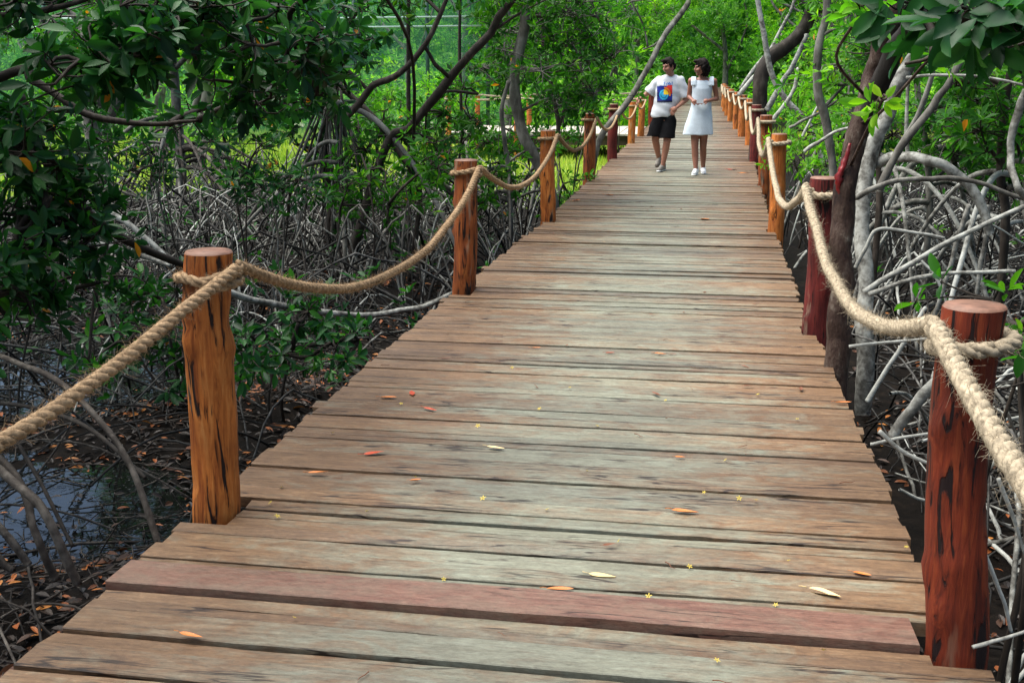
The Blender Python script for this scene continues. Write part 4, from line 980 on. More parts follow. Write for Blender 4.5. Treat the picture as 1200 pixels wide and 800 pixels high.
# ---- tangles nobody could count
def tangle(n, region, avoid, m, label_name, hlo, hhi, rlo, rhi, straight=.4, y_bias=1.0):
    mb = MB(); K = 12; Pt = []; R = []
    while len(Pt) < n:
        x = rng.uniform(*region[0]); y = region[1][0]+(region[1][1]-region[1][0])*rng.random()**y_bias
        a = rng.uniform(0, 6.28); rc = rng.uniform(.5, 2.3)
        x1, y1 = x+math.cos(a)*rc, y+math.sin(a)*rc
        if avoid(x, y) or avoid(x1, y1): continue
        t_ = np.linspace(0, 1, K); z0 = float(ground_z(x, y)); h = rng.uniform(hlo, hhi)*(0.4+0.6*rng.random())
        if rng.random() < straight:
            z = z0-.05+h*t_+rng.uniform(-.1, .3)*np.sin(t_*math.pi)
        else:
            z = z0-.05+h*4*t_*(1-t_)*np.where(t_ > .5, 1, .9)+h*.3*t_*(1-t_)
        p = np.stack([x+(x1-x)*t_, y+(y1-y)*t_, z], -1)+np.cumsum(rng.normal(0, .009, (K, 3)), 0)
        Pt.append(p); R.append(np.linspace(1, .7, K)*rng.uniform(rlo, rhi))
    V, F = tubes(np.array(Pt), np.array(R), 6, False)
    mb.add(V, F, np.repeat(rng.uniform(.1, .9, n), K*6))
    tag(mb.build(label_name, m), kind='stuff')
av = lambda x, y: (-1.95 < x < .9)
RD = M['root_dark']
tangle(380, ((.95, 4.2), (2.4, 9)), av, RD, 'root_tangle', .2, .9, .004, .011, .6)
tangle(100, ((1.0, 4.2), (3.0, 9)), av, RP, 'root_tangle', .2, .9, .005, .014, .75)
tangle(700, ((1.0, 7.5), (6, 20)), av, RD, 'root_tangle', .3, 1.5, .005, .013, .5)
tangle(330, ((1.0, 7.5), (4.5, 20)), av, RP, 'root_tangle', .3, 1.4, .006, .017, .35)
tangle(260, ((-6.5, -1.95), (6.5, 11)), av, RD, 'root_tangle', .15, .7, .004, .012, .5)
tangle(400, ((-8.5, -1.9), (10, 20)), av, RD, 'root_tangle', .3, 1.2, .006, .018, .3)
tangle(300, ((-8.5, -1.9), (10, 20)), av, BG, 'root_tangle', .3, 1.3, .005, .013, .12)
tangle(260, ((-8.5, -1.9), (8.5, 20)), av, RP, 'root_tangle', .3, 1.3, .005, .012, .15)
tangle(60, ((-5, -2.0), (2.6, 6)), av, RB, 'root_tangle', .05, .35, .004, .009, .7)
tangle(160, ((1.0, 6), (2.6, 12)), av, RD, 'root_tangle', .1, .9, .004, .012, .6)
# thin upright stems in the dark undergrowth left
Pt = []; R = []
for k in range(170):
    x = rng.uniform(-8, -2.35); y = rng.uniform(7, 15); h = rng.uniform(.5, 1.7); K = 10; t_ = np.linspace(0, 1, K)
    p = np.stack([x+rng.normal(0, .2)*t_-.1*t_, y+rng.normal(0, .35)*t_, float(ground_z(x, y))-.05+h*t_], -1)+np.cumsum(rng.normal(0, .012, (K, 3)), 0)
    Pt.append(p); R.append(np.linspace(1, .6, K)*rng.uniform(.005, .012))
for sl_, m_ in ((slice(0, 85), RB), (slice(85, 170), BG)):
    mb = MB(); V, F = tubes(np.array(Pt[sl_]), np.array(R[sl_]), 5, False); mb.add(V, F, np.repeat(rng.uniform(.1, .9, 85), 50)); tag(mb.build('thin_stems', m_), kind='stuff')
# undergrowth leaves near ground on both sides: saplings as ground cover
mb = MB()
n = 520; x = rng.uniform(-8, -2.1, n); y = rng.uniform(6.8, 16, n); k_ = hnoise(x*1.3+4, y*1.1) > -.15; x, y = x[k_], y[k_]
rosettes(mb, np.stack([x, y, ground_z(x, y)+rng.uniform(.05, .75, len(x))], -1), np.array([[0, 0, 1.]])+rng.normal(0, .35, (len(x), 3)), 7, .09, hi=True)
tag(mb.build('undergrowth', LD), kind='stuff')
mb = MB()
n = 300; x = rng.uniform(1.4, 9, n); y = rng.uniform(10, 24, n)
rosettes(mb, np.stack([x, y, ground_z(x, y)+rng.uniform(.1, 1.4, n)], -1), np.array([[0, 0, 1.]])+rng.normal(0, .35, (n, 3)), 7, .1)
tag(mb.build('undergrowth', LM), kind='stuff')
# litter on the mud
def litter(n, xr, yr, thr):
    x = rng.uniform(*xr, n); y = rng.uniform(*yr, n); z = ground_z(x, y)
    k_ = ((z > WATER_Z-.012) | (rng.random(n) < .12)) & (hnoise(x*2.1+3, y*1.9-2) > thr); x, y, z = x[k_], y[k_], np.maximum(z[k_], WATER_Z)
    m_ = len(x); a = rng.uniform(0, 6.28, m_)
    V, F, K = leaves(np.stack([x, y, z+.015], -1), np.stack([np.cos(a), np.sin(a), rng.normal(.1, .2, m_)], -1), np.array([[0, 0, 1.]])+rng.normal(0, .3, (m_, 3)), rng.uniform(.04, .085, m_), .42, True)
    mb = MB(); mb.add(V, F, np.repeat(np.where(rng.random(m_) < .3, rng.uniform(.72, 1, m_), rng.uniform(0, .7, m_)), K)); tag(mb.build('leaf_litter', M['litter'], smooth=False), kind='stuff')
litter(14000, (-8, -1.8), (1.2, 13), -.35); litter(5000, (.8, 6), (1.8, 12), -.4); litter(2600, (-3.6, -1.82), (2.2, 9), -1.2)
# twigs on the mud and in the shallow water
n = 2600; x = np.where(rng.random(2600) < .45, rng.uniform(-3.4, -1.85, 2600), rng.uniform(-7, -1.85, 2600)); y = rng.uniform(1.5, 11, n); a = rng.uniform(0, 6.28, n); l = rng.uniform(.05, .4, n)*np.where((ground_z(x, y) < WATER_Z-.03) & (rng.random(n) < .75), .12, 1)
p0 = np.stack([x, y, np.maximum(ground_z(x, y), WATER_Z)+.008], -1); p1 = p0+np.stack([np.cos(a)*l, np.sin(a)*l, rng.uniform(-.02, .06, n)], -1)
mb = MB(); V, F = tubes(np.stack([p0, (p0+p1)/2+rng.normal(0, .012, (n, 3)), p1], 1), np.array([[.004, .0035, .002]])*rng.uniform(.5, 1.5, (n, 1)), 4, False); mb.add(V, F, np.repeat(rng.uniform(0, .7, n), 12)); tag(mb.build('twig_litter', RB), kind='stuff')
# sunlit grass of the clearing
def grass(n, xr, yr, hmax):
    x = rng.uniform(*xr, n); y = rng.uniform(*yr, n); z = ground_z(x, y); h = rng.uniform(.3, 1, n)*hmax; a = rng.uniform(0, 6.28, n); wd = rng.uniform(.012, .03, n)
    ln = rng.normal(0, .35, (n, 2))*h[:, None]
    V = np.stack([np.stack([x-np.cos(a)*wd, y-np.sin(a)*wd, z], -1), np.stack([x+np.cos(a)*wd, y+np.sin(a)*wd, z], -1), np.stack([x+ln[:, 0], y+ln[:, 1], z+h], -1)], 1).reshape(-1, 3)
    mb = MB(); mb.add(V, [np.arange(n*3).reshape(-1, 3)], np.repeat(np.clip(hnoise(x*.7, y*.5)*.4+.5+rng.normal(0, .2, n), 0, 1), 3)); tag(mb.build('grass', M['grass'], smooth=False), kind='stuff')
grass(45000, (-22, -1.9), (19, 48), .22); grass(5000, (1.4, 12), (32, 45), .22)

# ---- aviary-like netted enclosure behind the left trees
t = thing('netted_enclosure', 'green netted enclosure with pale pipes behind the trees at upper left', 'enclosure', P(500, 150, 36))
x0, x1, yb, top = P(-60, 100, 36)[0], P(585, 100, 36)[0], 36.0, 5.2
mb = MB(); V = []
gxn = np.linspace(x0, x1, 60); gzn = np.linspace(-.6, top, 14)
XX, ZZ = np.meshgrid(gxn, gzn); YY = yb+.10*np.sin(XX*2.2)*np.sin(ZZ*1.1)+.04
ii = np.arange(13)[:, None]*60+np.arange(59)[None]
mb.add(np.stack([XX, YY, ZZ], -1).reshape(-1, 3), [np.stack([ii, ii+1, ii+61, ii+60], -1).reshape(-1, 4)]); mb.build('net', M['net'], t)
for px in (60, 190, 320, 418, 502, 572):
    x = P(px, 100, yb)[0]; mb = MB(); V, F = tubes(np.array([[x, yb-.06, -.7], [x, yb-.06, 2], [x, yb-.06, top]]), .06, 10); mb.add(V, F); mb.build('upright', M['steel_green'], t)
for z in (2.75, 3.02, 4.9):
    mb = MB(); V, F = tubes(np.array([[x0, yb-.14, z+.1], [(x0+x1)/2, yb-.14, z-.03], [x1, yb-.14, z+.02]]), .026, 8); mb.add(V, F); mb.build('pipe', M['pipe_white'], t)
# pale track in the far clearing
tv = []; nn = 40
for i, x in enumerate(np.linspace(-60, -9, nn)):
    yc = 47+3*math.sin(x*.06); tv += [[x, yc-1.7, float(ground_z(x, yc-1.7))+.09], [x, yc+1.7, float(ground_z(x, yc+1.7))+.11]]
k = np.arange(nn-1)*2
tag(MB().add(np.array(tv), [np.stack([k, k+2, k+3, k+1], -1)]).build('path', M['pale_path']), kind='structure')

# ---- background trees, each with its own trunk and crown
def bg_tree(label, x, y, h, wdt, leaf, n, Ln=.28, low=.25, group=None, name='background_tree'):
    bs = np.array([x, y, -.65]); bl = []
    k = 7
    for i in range(k):
        zz = low*h+(h*(1-low))*(i+.5)/k
        rw = wdt*(.95 if i < 4 else .7)
        bl.append(W(x+rng.normal(0, wdt*.32), y+rng.normal(0, wdt*.3), zz, rw*.62, rw*.62, h*.13, int(n*1.5)//k, Ln=Ln*.85, clump=28, nl=6, spread=.15))
    limbs = [([bs, (x+rng.normal(0, .2), y, h*.3), (x+rng.normal(0, .4), y, h*.7)], .16, .05)]
    for j in range(3): limbs.append(([(x, y, h*(.15+.12*j)), (x+rng.normal(0, wdt*.4), y+rng.normal(0, .5), h*(.45+.1*j)), (x+rng.normal(0, wdt*.6), y+rng.normal(0, .6), h*(.7+.05*j))], .07, .025))
    return tree(label, bs, limbs, bl, BG, leaf, name=name, tw=False, group=group)
BGT = [
 ('pale yellow-green leafy tree left of the man in the distance', -3.6, 44, 7, 2.6, LB, 700),
 ('rounded dark green tree straight behind the couple', 0.8, 62, 8.5, 4.2, LF, 1100),
 ('bright green tree behind the couple to the left', -3.8, 60, 9, 4.0, LF, 1000),
 ('bright tree beyond the end of the right rail', 5.0, 58, 9, 3.6, LB, 900),
 ('leafy bright tree right of the far rail behind the curved trunk', 5.2, 40, 7, 2.8, LB, 800),
 ('bright tree behind the bent grey trunk on the right', 6.4, 30, 6.5, 2.6, LB, 800),
 ('leafy tree behind the pale mangrove trunk on the right', 7.2, 22, 6, 2.6, LM, 800),
 ('broad tree behind the fine foliage on the right', 8.4, 16.5, 5.5, 2.4, LM, 800),
 ('dark tree at the right edge of the photo behind the sticks', 7.6, 12, 5, 2.0, LD, 700),
 ('green tree between the netting and the pale leaning trunk', -8.0, 40, 7.5, 2.8, LM, 800),
 ('bushy mid-green tree seen through the pale grey trunk', -5.9, 30.5+5, 6.5, 1.9, LB, 600),
 ('green tree behind the left end of the netting', -20.5, 44, 8, 3.6, LB, 800),
 ('green tree behind the middle of the netting', -15.5, 43, 8, 3.6, LF, 800),
 ('green tree behind the right end of the netting', -11.2, 45, 8, 3.4, LF, 800),
 ('tree at the far left seen past the dark low leaves', -26, 44, 8, 4, LF, 700),
 ('leafy tree beyond the stilt-root mound', -10.6, 24, 4.6, 1.9, LB, 500),
 ('leafy tree above the far pale path at left', -14.5, 30, 5.2, 2.2, LM, 500),
 ('low bright tree at the left edge of the clearing', -9.2, 17.5, 3.6, 1.7, LM, 460),
]
for lab, x, y, h, wd, lf, n in BGT: bg_tree(lab, x, y, h, wd, lf, n, Ln=.2 if y < 26 else .26)
# the closed wood behind
mb = MB(); n = 9000
x = rng.uniform(-75, 60, n); y = 92+rng.uniform(0, 10, n); z = rng.uniform(-.6, 15, n)
rosettes(mb, np.stack([x, y, z], -1), np.array([[0, -.6, .7]])+rng.normal(0, .5, (n, 3)), 7, 1.1)
tag(mb.build('distant_wood', LF, smooth=False), kind='stuff')
mb = MB(); n = 26000
x = rng.uniform(-62, 48, n); y = 74+rng.uniform(0, 14, n)-np.abs(x)*.12; z = rng.uniform(-.6, 13, n)**1.0
y = np.where(x > 12, 62-np.clip((x-12)*.9, 0, 40)+rng.uniform(0, 6, n), y)
z = z*(.75+.25*np.sin(x*.5+1))
kc = rng.integers(0, n, 1500); ci = kc[rng.integers(0, 1500, n)]
C_ = np.stack([x, y, z], -1)[ci]+rng.normal(0, .62, (n, 3))
rosettes(mb, C_, np.array([[0, -.5, .8]])+rng.normal(0, .5, (n, 3)), 7, .6)
tag(mb.build('distant_wood', LF, smooth=False), kind='stuff')
# leafy understorey of the clearing's far side
mb = MB(); n = 5000
x = rng.uniform(-26, 9, n); y = np.where(x > 0, 45+rng.uniform(0, 12, n), 40+rng.uniform(0, 16, n)); k_ = (x < -1.9) | (x > 1.6) | (y > 56); x, y = x[k_], y[k_]
rosettes(mb, np.stack([x, y, -.6+rng.gamma(2., .45, len(x))], -1), np.array([[0, -.4, .9]])+rng.normal(0, .45, (len(x), 3)), 7, .3)
tag(mb.build('undergrowth', LB, smooth=False), kind='stuff')

# ------------------------------------------------------------------ the couple
def cone(a, b, ra, rb, n=14):
    a, b = np.asarray(a, float), np.asarray(b, float)
    V, F = tubes(np.array([a, (a+b)/2, b]), np.array([[ra, (ra+rb)/2, rb]]), n); return V, F
def solid(parts):
    """parts: ('c', p0, p1, r0, r1) tapered limb with round ends, ('s', centre, radii) ellipsoid"""
    mb = MB()
    for p in parts:
        if p[0] == 'c':
            mb.add(*cone(*p[1:])); mb.add(*sphere(p[1], p[3])); mb.add(*sphere(p[2], p[4]))
        else: mb.add(*sphere(p[1], p[2], 20, 14))
    return mb
def loft(rings, n=40):
    """rings: (centre, half width, half depth, axis-x vector, axis-y vector)"""
    a = np.arange(n)*2*math.pi/n; V = []
    for c, rx, ry, ux, uy in rings:
        V.append(np.asarray(c)+np.cos(a)[:, None]*rx*np.asarray(ux)+np.sin(a)[:, None]*ry*np.asarray(uy))
    K = len(rings); V = np.concatenate(V)
    k = np.arange(K-1)[:, None]*n; s = np.arange(n)[None]; s2 = (s+1) % n
    q = np.stack([k+s, k+s2, k+n+s2, k+n+s], -1).reshape(-1, 4)
    V = np.vstack([V, [np.asarray(rings[0][0])], [np.asarray(rings[-1][0])]])
    s = np.arange(n); s2 = (s+1) % n
    t = np.vstack([np.stack([s2, s, np.full(n, K*n)], -1), np.stack([(K-1)*n+s, (K-1)*n+s2, np.full(n, K*n+1)], -1)])
    return V, [q, t]
def fused(name, mb, m, parent, voxel=.008, smooth=6, disp=None):
    """one continuous skin: voxel remesh + smoothing, baked to a mesh"""
    me = make_mesh('raw', np.concatenate(mb.V), [np.concatenate(mb.F[k]) for k in mb.F if mb.F[k]])
    tmp = bpy.data.objects.new('raw', me); COL.objects.link(tmp)
    r = tmp.modifiers.new('r', 'REMESH'); r.mode = 'VOXEL'; r.voxel_size = voxel
    s_ = tmp.modifiers.new('s', 'SMOOTH'); s_.iterations = smooth; s_.factor = 0.5
    bpy.context.view_layer.update()
    dg = bpy.context.evaluated_depsgraph_get()
    res = bpy.data.meshes.new_from_object(tmp.evaluated_get(dg))
    bpy.data.objects.remove(tmp); bpy.data.meshes.remove(me)
    n = len(res.vertices); co = np.empty(n*3, np.float32); res.vertices.foreach_get('co', co); co = co.reshape(-1, 3)
    if disp is not None:
        no = np.empty(n*3, np.float32); res.vertices.foreach_get('normal', no); co = co+no.reshape(-1, 3)*disp(co)[:, None]
    base = base_of(parent).astype(np.float32)
    res.vertices.foreach_set('co', (co-base).ravel().astype(np.float32)); res.update()
    res.polygons.foreach_set('use_smooth', np.ones(len(res.polygons), bool))
    res.materials.clear(); res.materials.append(m)
    o = bpy.data.objects.new(name, res); COL.objects.link(o); o.parent = parent
    return o
XV, YV, ZV = np.array([1., 0, 0]), np.array([0, 1., 0]), np.array([0, 0, 1.])
def hand(palm, direction, back, r=.8, curl=.5, thumb=1):
    """palm block, four bent fingers of different length, thumb from the side"""
    d = unit(np.asarray(direction, float)); b = unit(np.asarray(back, float)-np.dot(back, d)*d); s = np.cross(d, b)
    palm = np.asarray(palm, float); out_ = [('s', palm, np.array([.036, .036, .036])*r+np.abs(d)*.012)]
    for i, l in enumerate((.062, .074, .07, .055)):
        o = palm+d*.035*r+s*(i-1.5)*.0185*r
        k1 = o+(d*(1-.3*curl)-b*.55*curl)*l*.55*r; k2 = k1+(d*(1-1.0*curl)-b*1.1*curl)*l*.5*r
        out_ += [('c', o-d*.02, k1, .0095*r, .0088*r), ('c', k1, k2, .0088*r, .0075*r)]
    o = palm-d*.012+s*.03*thumb*r; k1 = o+(s*thumb*.7+d*.8-b*.2)*.034*r; k2 = k1+(d*.9+s*thumb*.1-b*.4)*.03*r
    return out_+[('c', o, k1, .0115*r, .010*r), ('c', k1, k2, .010*r, .0085*r)]
def head_parts(c, f, u, s=1.0):
    """skull, jaw, nose, brow, cheeks, lips, ears; f = facing, u = up"""
    f = unit(np.asarray(f, float)); u = unit(np.asarray(u, float)-np.dot(u, f)*f); r = np.cross(f, u); c = np.asarray(c, float)
    p = lambda a, b, d: c+(r*a+f*b+u*d)*s
    L_ = [('s', p(0, -.012, .022), np.array([.076, .088, .092])*s), ('c', p(0, .02, -.03), p(0, .038, -.085), .062*s, .034*s), ('s', p(0, .055, -.098), .024*s),
          ('c', p(0, .084, .018), p(0, .104, -.026), .009*s, .013*s), ('c', p(-.012, .092, -.03), p(.012, .092, -.03), .009*s, .009*s)]
    for q in (-1, 1):
        L_ += [('c', p(q*.012, .080, .030), p(q*.045, .068, .030), .009*s, .007*s), ('s', p(q*.036, .058, -.03), .028*s),
               ('s', p(q*.076, -.008, -.008), np.array([.012, .018, .028])*s), ('c', p(q*.03, .02, -.07), p(q*.062, -.01, -.04), .03*s, .022*s)]
    L_ += [('c', p(-.018, .078, -.058), p(.018, .078, -.058), .010*s, .010*s)]
    return L_, p
def face_bits(parent, p, s=1.0):
    for q in (-1, 1):
        mb = MB(); mb.add(*sphere(p(q*.031, .0755, .008), 0.0065*s, 10, 7)); mb.build('eye', M['eye'], parent)
    mb = MB(); mb.add(*cone(p(-.02, .0865, -.0575), p(.02, .0865, -.0575), .0045*s, .0045*s)); mb.build('mouth', M['lips'], parent)

YM, YW_ = 18.75, 18.2
def ZM(zx, zy, dy=0.0): return P(740+zx/5, 55+zy/5, YM+dy)
def ZW(zx, zy, dy=0.0): return P(740+zx/5, 55+zy/5, YW_+dy)
foot = G(776, 201)
man = thing('person', 'person in a white printed T-shirt and black shorts touching the left rope', 'person', (foot[0], YM, 0))
hd, pf_ = head_parts(ZM(216, 112, -.06), (-.62, -.72, -.30), (-.08, 0, 1))
kneeR, kneeL = ZM(140, 545, .03), ZM(208, 555, -.06)
ankR = ZM(160, 650, .25); ankL = ZM(183, 712, -.02); ankL[2] = .085
hipR, hipL = ZM(160, 425, .0), ZM(222, 425, .0)
shR, shL = ZM(160, 190, .02), ZM(288, 190, -.02)
elR, elL = ZM(100, 268, .03), ZM(322, 308, .04)
haR, haL = ZM(42, 312, .05), ZM(252, 366, -.13)
body = hd+[('c', ZM(228, 150, .0), ZM(228, 185, .0), .055, .062), ('s', ZM(225, 235, .02), (.165, .11, .2)), ('s', ZM(205, 330, .02), (.15, .105, .2)), ('s', ZM(192, 420, .02), (.155, .115, .12)),
  ('c', shR-ZV*.02, elR, .046, .042), ('c', elR, haR+unit(elR-haR)*.07, .041, .028), ('c', shL-ZV*.02, elL, .046, .042), ('c', elL, haL+unit(elL-haL)*.07, .041, .028),
  ('c', hipR, kneeR, .088, .058), ('c', kneeR, (kneeR*.62+ankR*.38)+YV*.015, .055, .056), ('c', (kneeR*.62+ankR*.38)+YV*.015, ankR, .054, .034),
  ('c', hipL, kneeL, .088, .058), ('c', kneeL, (kneeL*.65+ankL*.35)+YV*.02, .055, .056), ('c', (kneeL*.65+ankL*.35)+YV*.02, ankL, .054, .034)]
body += hand(haR, haR-elR+np.array([0, 0, -.05]), (0, -.3, 1), 1.0, .6, -1)+hand(haL, np.array([-.4, -.3, -.8]), (.2, -1, .2), 1.0, .35, 1)
fused('body', solid(body), M['skin_m'], man, .0075, 5)
face_bits(man, pf_)
hm = MB()
for a in (('s', pf_(0, -.022, .038), np.array([.088, .094, .092])), ('s', pf_(0, -.05, -.02), np.array([.082, .062, .075])), ('s', pf_(.0, .045, .092), np.array([.066, .04, .03])), ('s', pf_(.06, -.0, .03), np.array([.03, .05, .06])), ('s', pf_(-.06, -.0, .03), np.array([.03, .05, .06]))):
    hm.add(*sphere(a[1], a[2], 22, 16))
dn = lambda amp, f: (lambda co: amp*(np.sin(co[:, 0]*f+2*np.sin(co[:, 2]*f*.5))*np.sin(co[:, 2]*f*.8+1)+.6*np.sin(co[:, 0]*f*2.3+co[:, 1]*f*1.7)))
fused('hair', hm, M['hair'], man, .007, 3, dn(.004, 90))
# T-shirt: loose torso with short wide sleeves
cen = lambda zy, l, r, dy=0.02: (ZM((l+r)/2, zy, dy), abs(ZM(r, zy)[0]-ZM(l, zy)[0])/2)
rings = []
for zy, l, r, d in ((163, 196, 262, .062), (173, 176, 280, .08), (190, 158, 292, .105), (220, 144, 298, .128), (260, 138, 296, .138), (310, 132, 286, .142), (360, 122, 270, .15), (395, 113, 254, .155), (412, 120, 236, .15)):
    c, w_ = cen(zy, l, r); rings.append((c, w_, d, unit(XV+.12*YV), YV))
sm = MB(); sm.add(*loft(rings))
for a, b, r0, r1 in ((shR-ZV*.014, ZM(103, 272, .03), .064, .092), (shL-ZV*.014, ZM(316, 290, .03), .064, .09)):
    sm.add(*cone(a, b, r0, r1, 20)); sm.add(*sphere(a, r0))
fold = lambda co: .007*np.sin(co[:, 0]*24+co[:, 2]*16+2*np.sin(co[:, 2]*9))*np.clip((1.35-co[:, 2])*2.4, 0, 1)+.0035*np.sin(co[:, 2]*46+co[:, 0]*20)
shirt = fused('t_shirt', sm, M['white_cotton'], man, .009, 14, fold)
# shorts
so_ = MB()
for hip, kn, l0, l1, wd in ((hipR, ZM(135, 524, .0), 0, 0, .108), (hipL, ZM(208, 534, -.05), 0, 0, .108)):
    d = kn-hip; so_.add(*loft([(hip+d*t, wd*(1+.16*t), wd*(1.05+.08*t), XV, YV) for t in (0, .2, .5, .8, 1.0)], 28)); so_.add(*sphere(hip, (.1, .115, .09)))
so_.add(*sphere(ZM(190, 408, .02), (.172, .13, .12)))
fused('shorts', so_, M['black_cotton'], man, .009, 4, lambda co: .005*np.sin(co[:, 0]*30+co[:, 2]*22))
# shoes
def shoe(name, parent, heel, toe, up, m, sole):
    heel, toe = np.asarray(heel, float), np.asarray(toe, float); f = unit(toe-heel); u = unit(np.asarray(up, float)-np.dot(up, f)*f)
    mb = solid([('c', heel+u*.045, toe+u*.03-f*.03, .040, .036), ('c', heel+u*.06, heel+u*.10, .038, .036), ('c', heel+u*.075+f*.03, toe+u*.035-f*.06, .036, .034)])
    o = fused(name, mb, m, parent, .006, 4)
    mb = solid([('c', heel+u*.014, (heel+toe)/2+u*.013, .034, .038), ('c', (heel+toe)/2+u*.013, toe+u*.012-f*.02, .038, .036)])
    V = np.concatenate(mb.V); k = (V-heel)@u; V -= np.outer((k-.013)*.62, u); mb.V = [V]
    fused('sole', mb, sole, o, .005, 3)
shoe('shoe', man, ankL*[1, 1, 0]+[0.01, .07, 0.0], ankL*[1, 1, 0]+[-.06, -.19, 0.0], ZV, M['shoe_grey'], M['white_rubber'])
tR = ZM(146, 706, .12); tR[2] = max(tR[2], .02)
shoe('shoe', man, ankR+[.015, .05, -.06], tR, (0, -.8, .6), M['shoe_grey'], M['beam'])
# print on the chest: projected along +Y onto the shirt front
bv = BVHTree.FromObject(shirt, bpy.context.evaluated_depsgraph_get()); mb0 = np.array(man['_base'])
def chest_patch(name, m, poly_fn, x0, x1, y0, y1, n, off):
    """cells of an n x n grid inside poly_fn are laid onto the cloth"""
    V = []; F = []; ix = {}
    def vid(i, j):
        if (i, j) in ix: return ix[i, j]
        p = ZM(x0+(x1-x0)*i/n, y0+(y1-y0)*j/n)-mb0
        h = bv.ray_cast(Vector((p[0], -2.0, p[2])), Vector((0, 1, 0)))[0]
        if h is None: return None
        V.append([h.x, h.y-off, h.z]); ix[i, j] = len(V)-1; return ix[i, j]
    for i in range(n):
        for j in range(n):
            if poly_fn((i+.5)/n, (j+.5)/n):
                q = [vid(i, j), vid(i+1, j), vid(i+1, j+1), vid(i, j+1)]
                if None not in q: F.append(q)
    me = make_mesh(name, V, [np.array(F)], [m], {'tone': np.zeros(len(V))}); o = bpy.data.objects.new(name, me); COL.objects.link(o); o.parent = shirt; return o
ds = lambda u, v, r: (u-.45)**2+(v-.56)**2 < r*r
chest_patch('shirt_print', M['p_blue'], lambda u, v: v > .06*(1-u), 151, 240, 224, 324, 30, .004)
chest_patch('shirt_print', M['p_red'], lambda u, v: u > .52 and v < .5 and u+v*.9 > .7, 151, 240, 224, 324, 30, .006)
chest_patch('shirt_print', M['p_cyan'], lambda u, v: ds(u, v, .30) and not ds(u, v, .20), 151, 240, 224, 324, 40, .008)
chest_patch('shirt_print', M['p_cyan'], lambda u, v: ds(u, v, .17), 151, 240, 224, 324, 40, .008)
chest_patch('shirt_print', M['p_yellow'], lambda u, v: ds(u, v, .32) and u > .45 and v < .56, 151, 240, 224, 324, 40, .010)
chest_patch('shirt_print', M['p_orange'], lambda u, v: .36 < math.hypot(u-.45, v-.56) < .46 and u > .48 and v < .62, 151, 240, 224, 324, 40, .008)
chest_patch('shirt_print', M['p_black'], lambda u, v: v > .9 or (u < .1 and .3 < v < .9 and int(v*12) % 2), 151, 240, 224, 324, 30, .007)
GLY = ['0010000000010', '0100010110010', '0010101101010', '0100101011010']
chest_patch('shirt_lettering', M['p_text'], lambda u, v: GLY[min(3, int(v*4))][min(12, int(u*13))] == '1', 186, 246, 204, 222, 26, .004)

# woman
wfoot = G(816, 204)
wom = thing('person', 'person in a short white sleeveless dress and white shoes holding a scrap of paper', 'person', (wfoot[0], YW_, 0))
hd, pw = head_parts(ZW(405, 122, -.05), (-.88, -.45, -.08), (0, 0, 1), .95)
kR, kL = ZW(372, 590, -.03), ZW(420, 585, .03)
aR = ZW(377, 712, -.08); aR[2] = .075; aL = ZW(420, 690, .2); aL[2] = .08
sR, sL = ZW(350, 200, .02), ZW(484, 203, .0)
eR, eL = ZW(337, 292, .06), ZW(500, 305, .06)
hR, hL = ZW(368, 322, -.16), ZW(436, 318, -.16)
body = hd+[('c', ZW(412, 150, .0), ZW(416, 190, .01), .045, .052), ('c', sR, sL, .05, .05), ('s', ZW(416, 235, .02), (.135, .095, .16)), ('s', ZW(414, 300, .02), (.115, .085, .15)), ('s', ZW(402, 400, .02), (.15, .115, .14)),
  ('c', sR, eR, .043, .034), ('c', eR, hR+unit(eR-hR)*.065, .034, .023), ('c', sL, eL, .043, .034), ('c', eL, hL+unit(eL-hL)*.065, .034, .023),
  ('c', ZW(372, 420, .0), kR, .082, .052), ('c', kR, kR*.62+aR*.38+YV*.02, .050, .052), ('c', kR*.62+aR*.38+YV*.02, aR, .05, .03),
  ('c', ZW(428, 420, .0), kL, .082, .052), ('c', kL, kL*.62+aL*.38+YV*.02, .050, .052), ('c', kL*.62+aL*.38+YV*.02, aL, .05, .03)]
body += hand(hR, (.75, -.25, -.2), (0, -.6, .8), .9, .5, 1)+hand(hL, (-.75, -.25, -.15), (0, -.6, .8), .9, .5, -1)
fused('body', solid(body), M['skin_w'], wom, .0075, 5)
face_bits(wom, pw, .95)
hm = MB()
for c, r in ((pw(0, -.03, .045), (.10, .10, .095)), (pw(0, -.065, -.03), (.09, .075, .10)), (pw(.0, .035, .098), (.07, .05, .032)), (pw(.07, -.01, -.01), (.036, .055, .08)), (pw(-.07, -.015, -.0), (.034, .05, .075)), (pw(0, -.07, -.085), (.07, .05, .06))):
    hm.add(*sphere(c, r, 22, 16))
fused('hair', hm, M['hair'], wom, .007, 3, dn(.006, 75))
dr = []
for zy, l, r, d in ((196, 362, 470, .075), (215, 356, 474, .098), (245, 355, 474, .118), (285, 354, 470, .112), (320, 352, 468, .105), (360, 345, 470, .122), (410, 330, 474, .138), (465, 312, 477, .15), (515, 300, 479, .158)):
    dr.append((ZW((l+r)/2, zy, .02), abs(ZW(r, zy)[0]-ZW(l, zy)[0])/2, d, XV, YV))
dm = MB(); dm.add(*loft(dr, 44))
for x0 in (355, 365, 375, 461, 470, 479):
    q = [ZW(x0, 224, -.062), ZW(x0, 200, -.046), ZW(x0, 180, .0), ZW(x0, 180, .05), ZW(x0, 205, .10), ZW(x0, 225, .11)]
    for a, b in zip(q[:-1], q[1:]): dm.add(*cone(a, b, .015, .015)); dm.add(*sphere(a, .015)); dm.add(*sphere(b, .015))
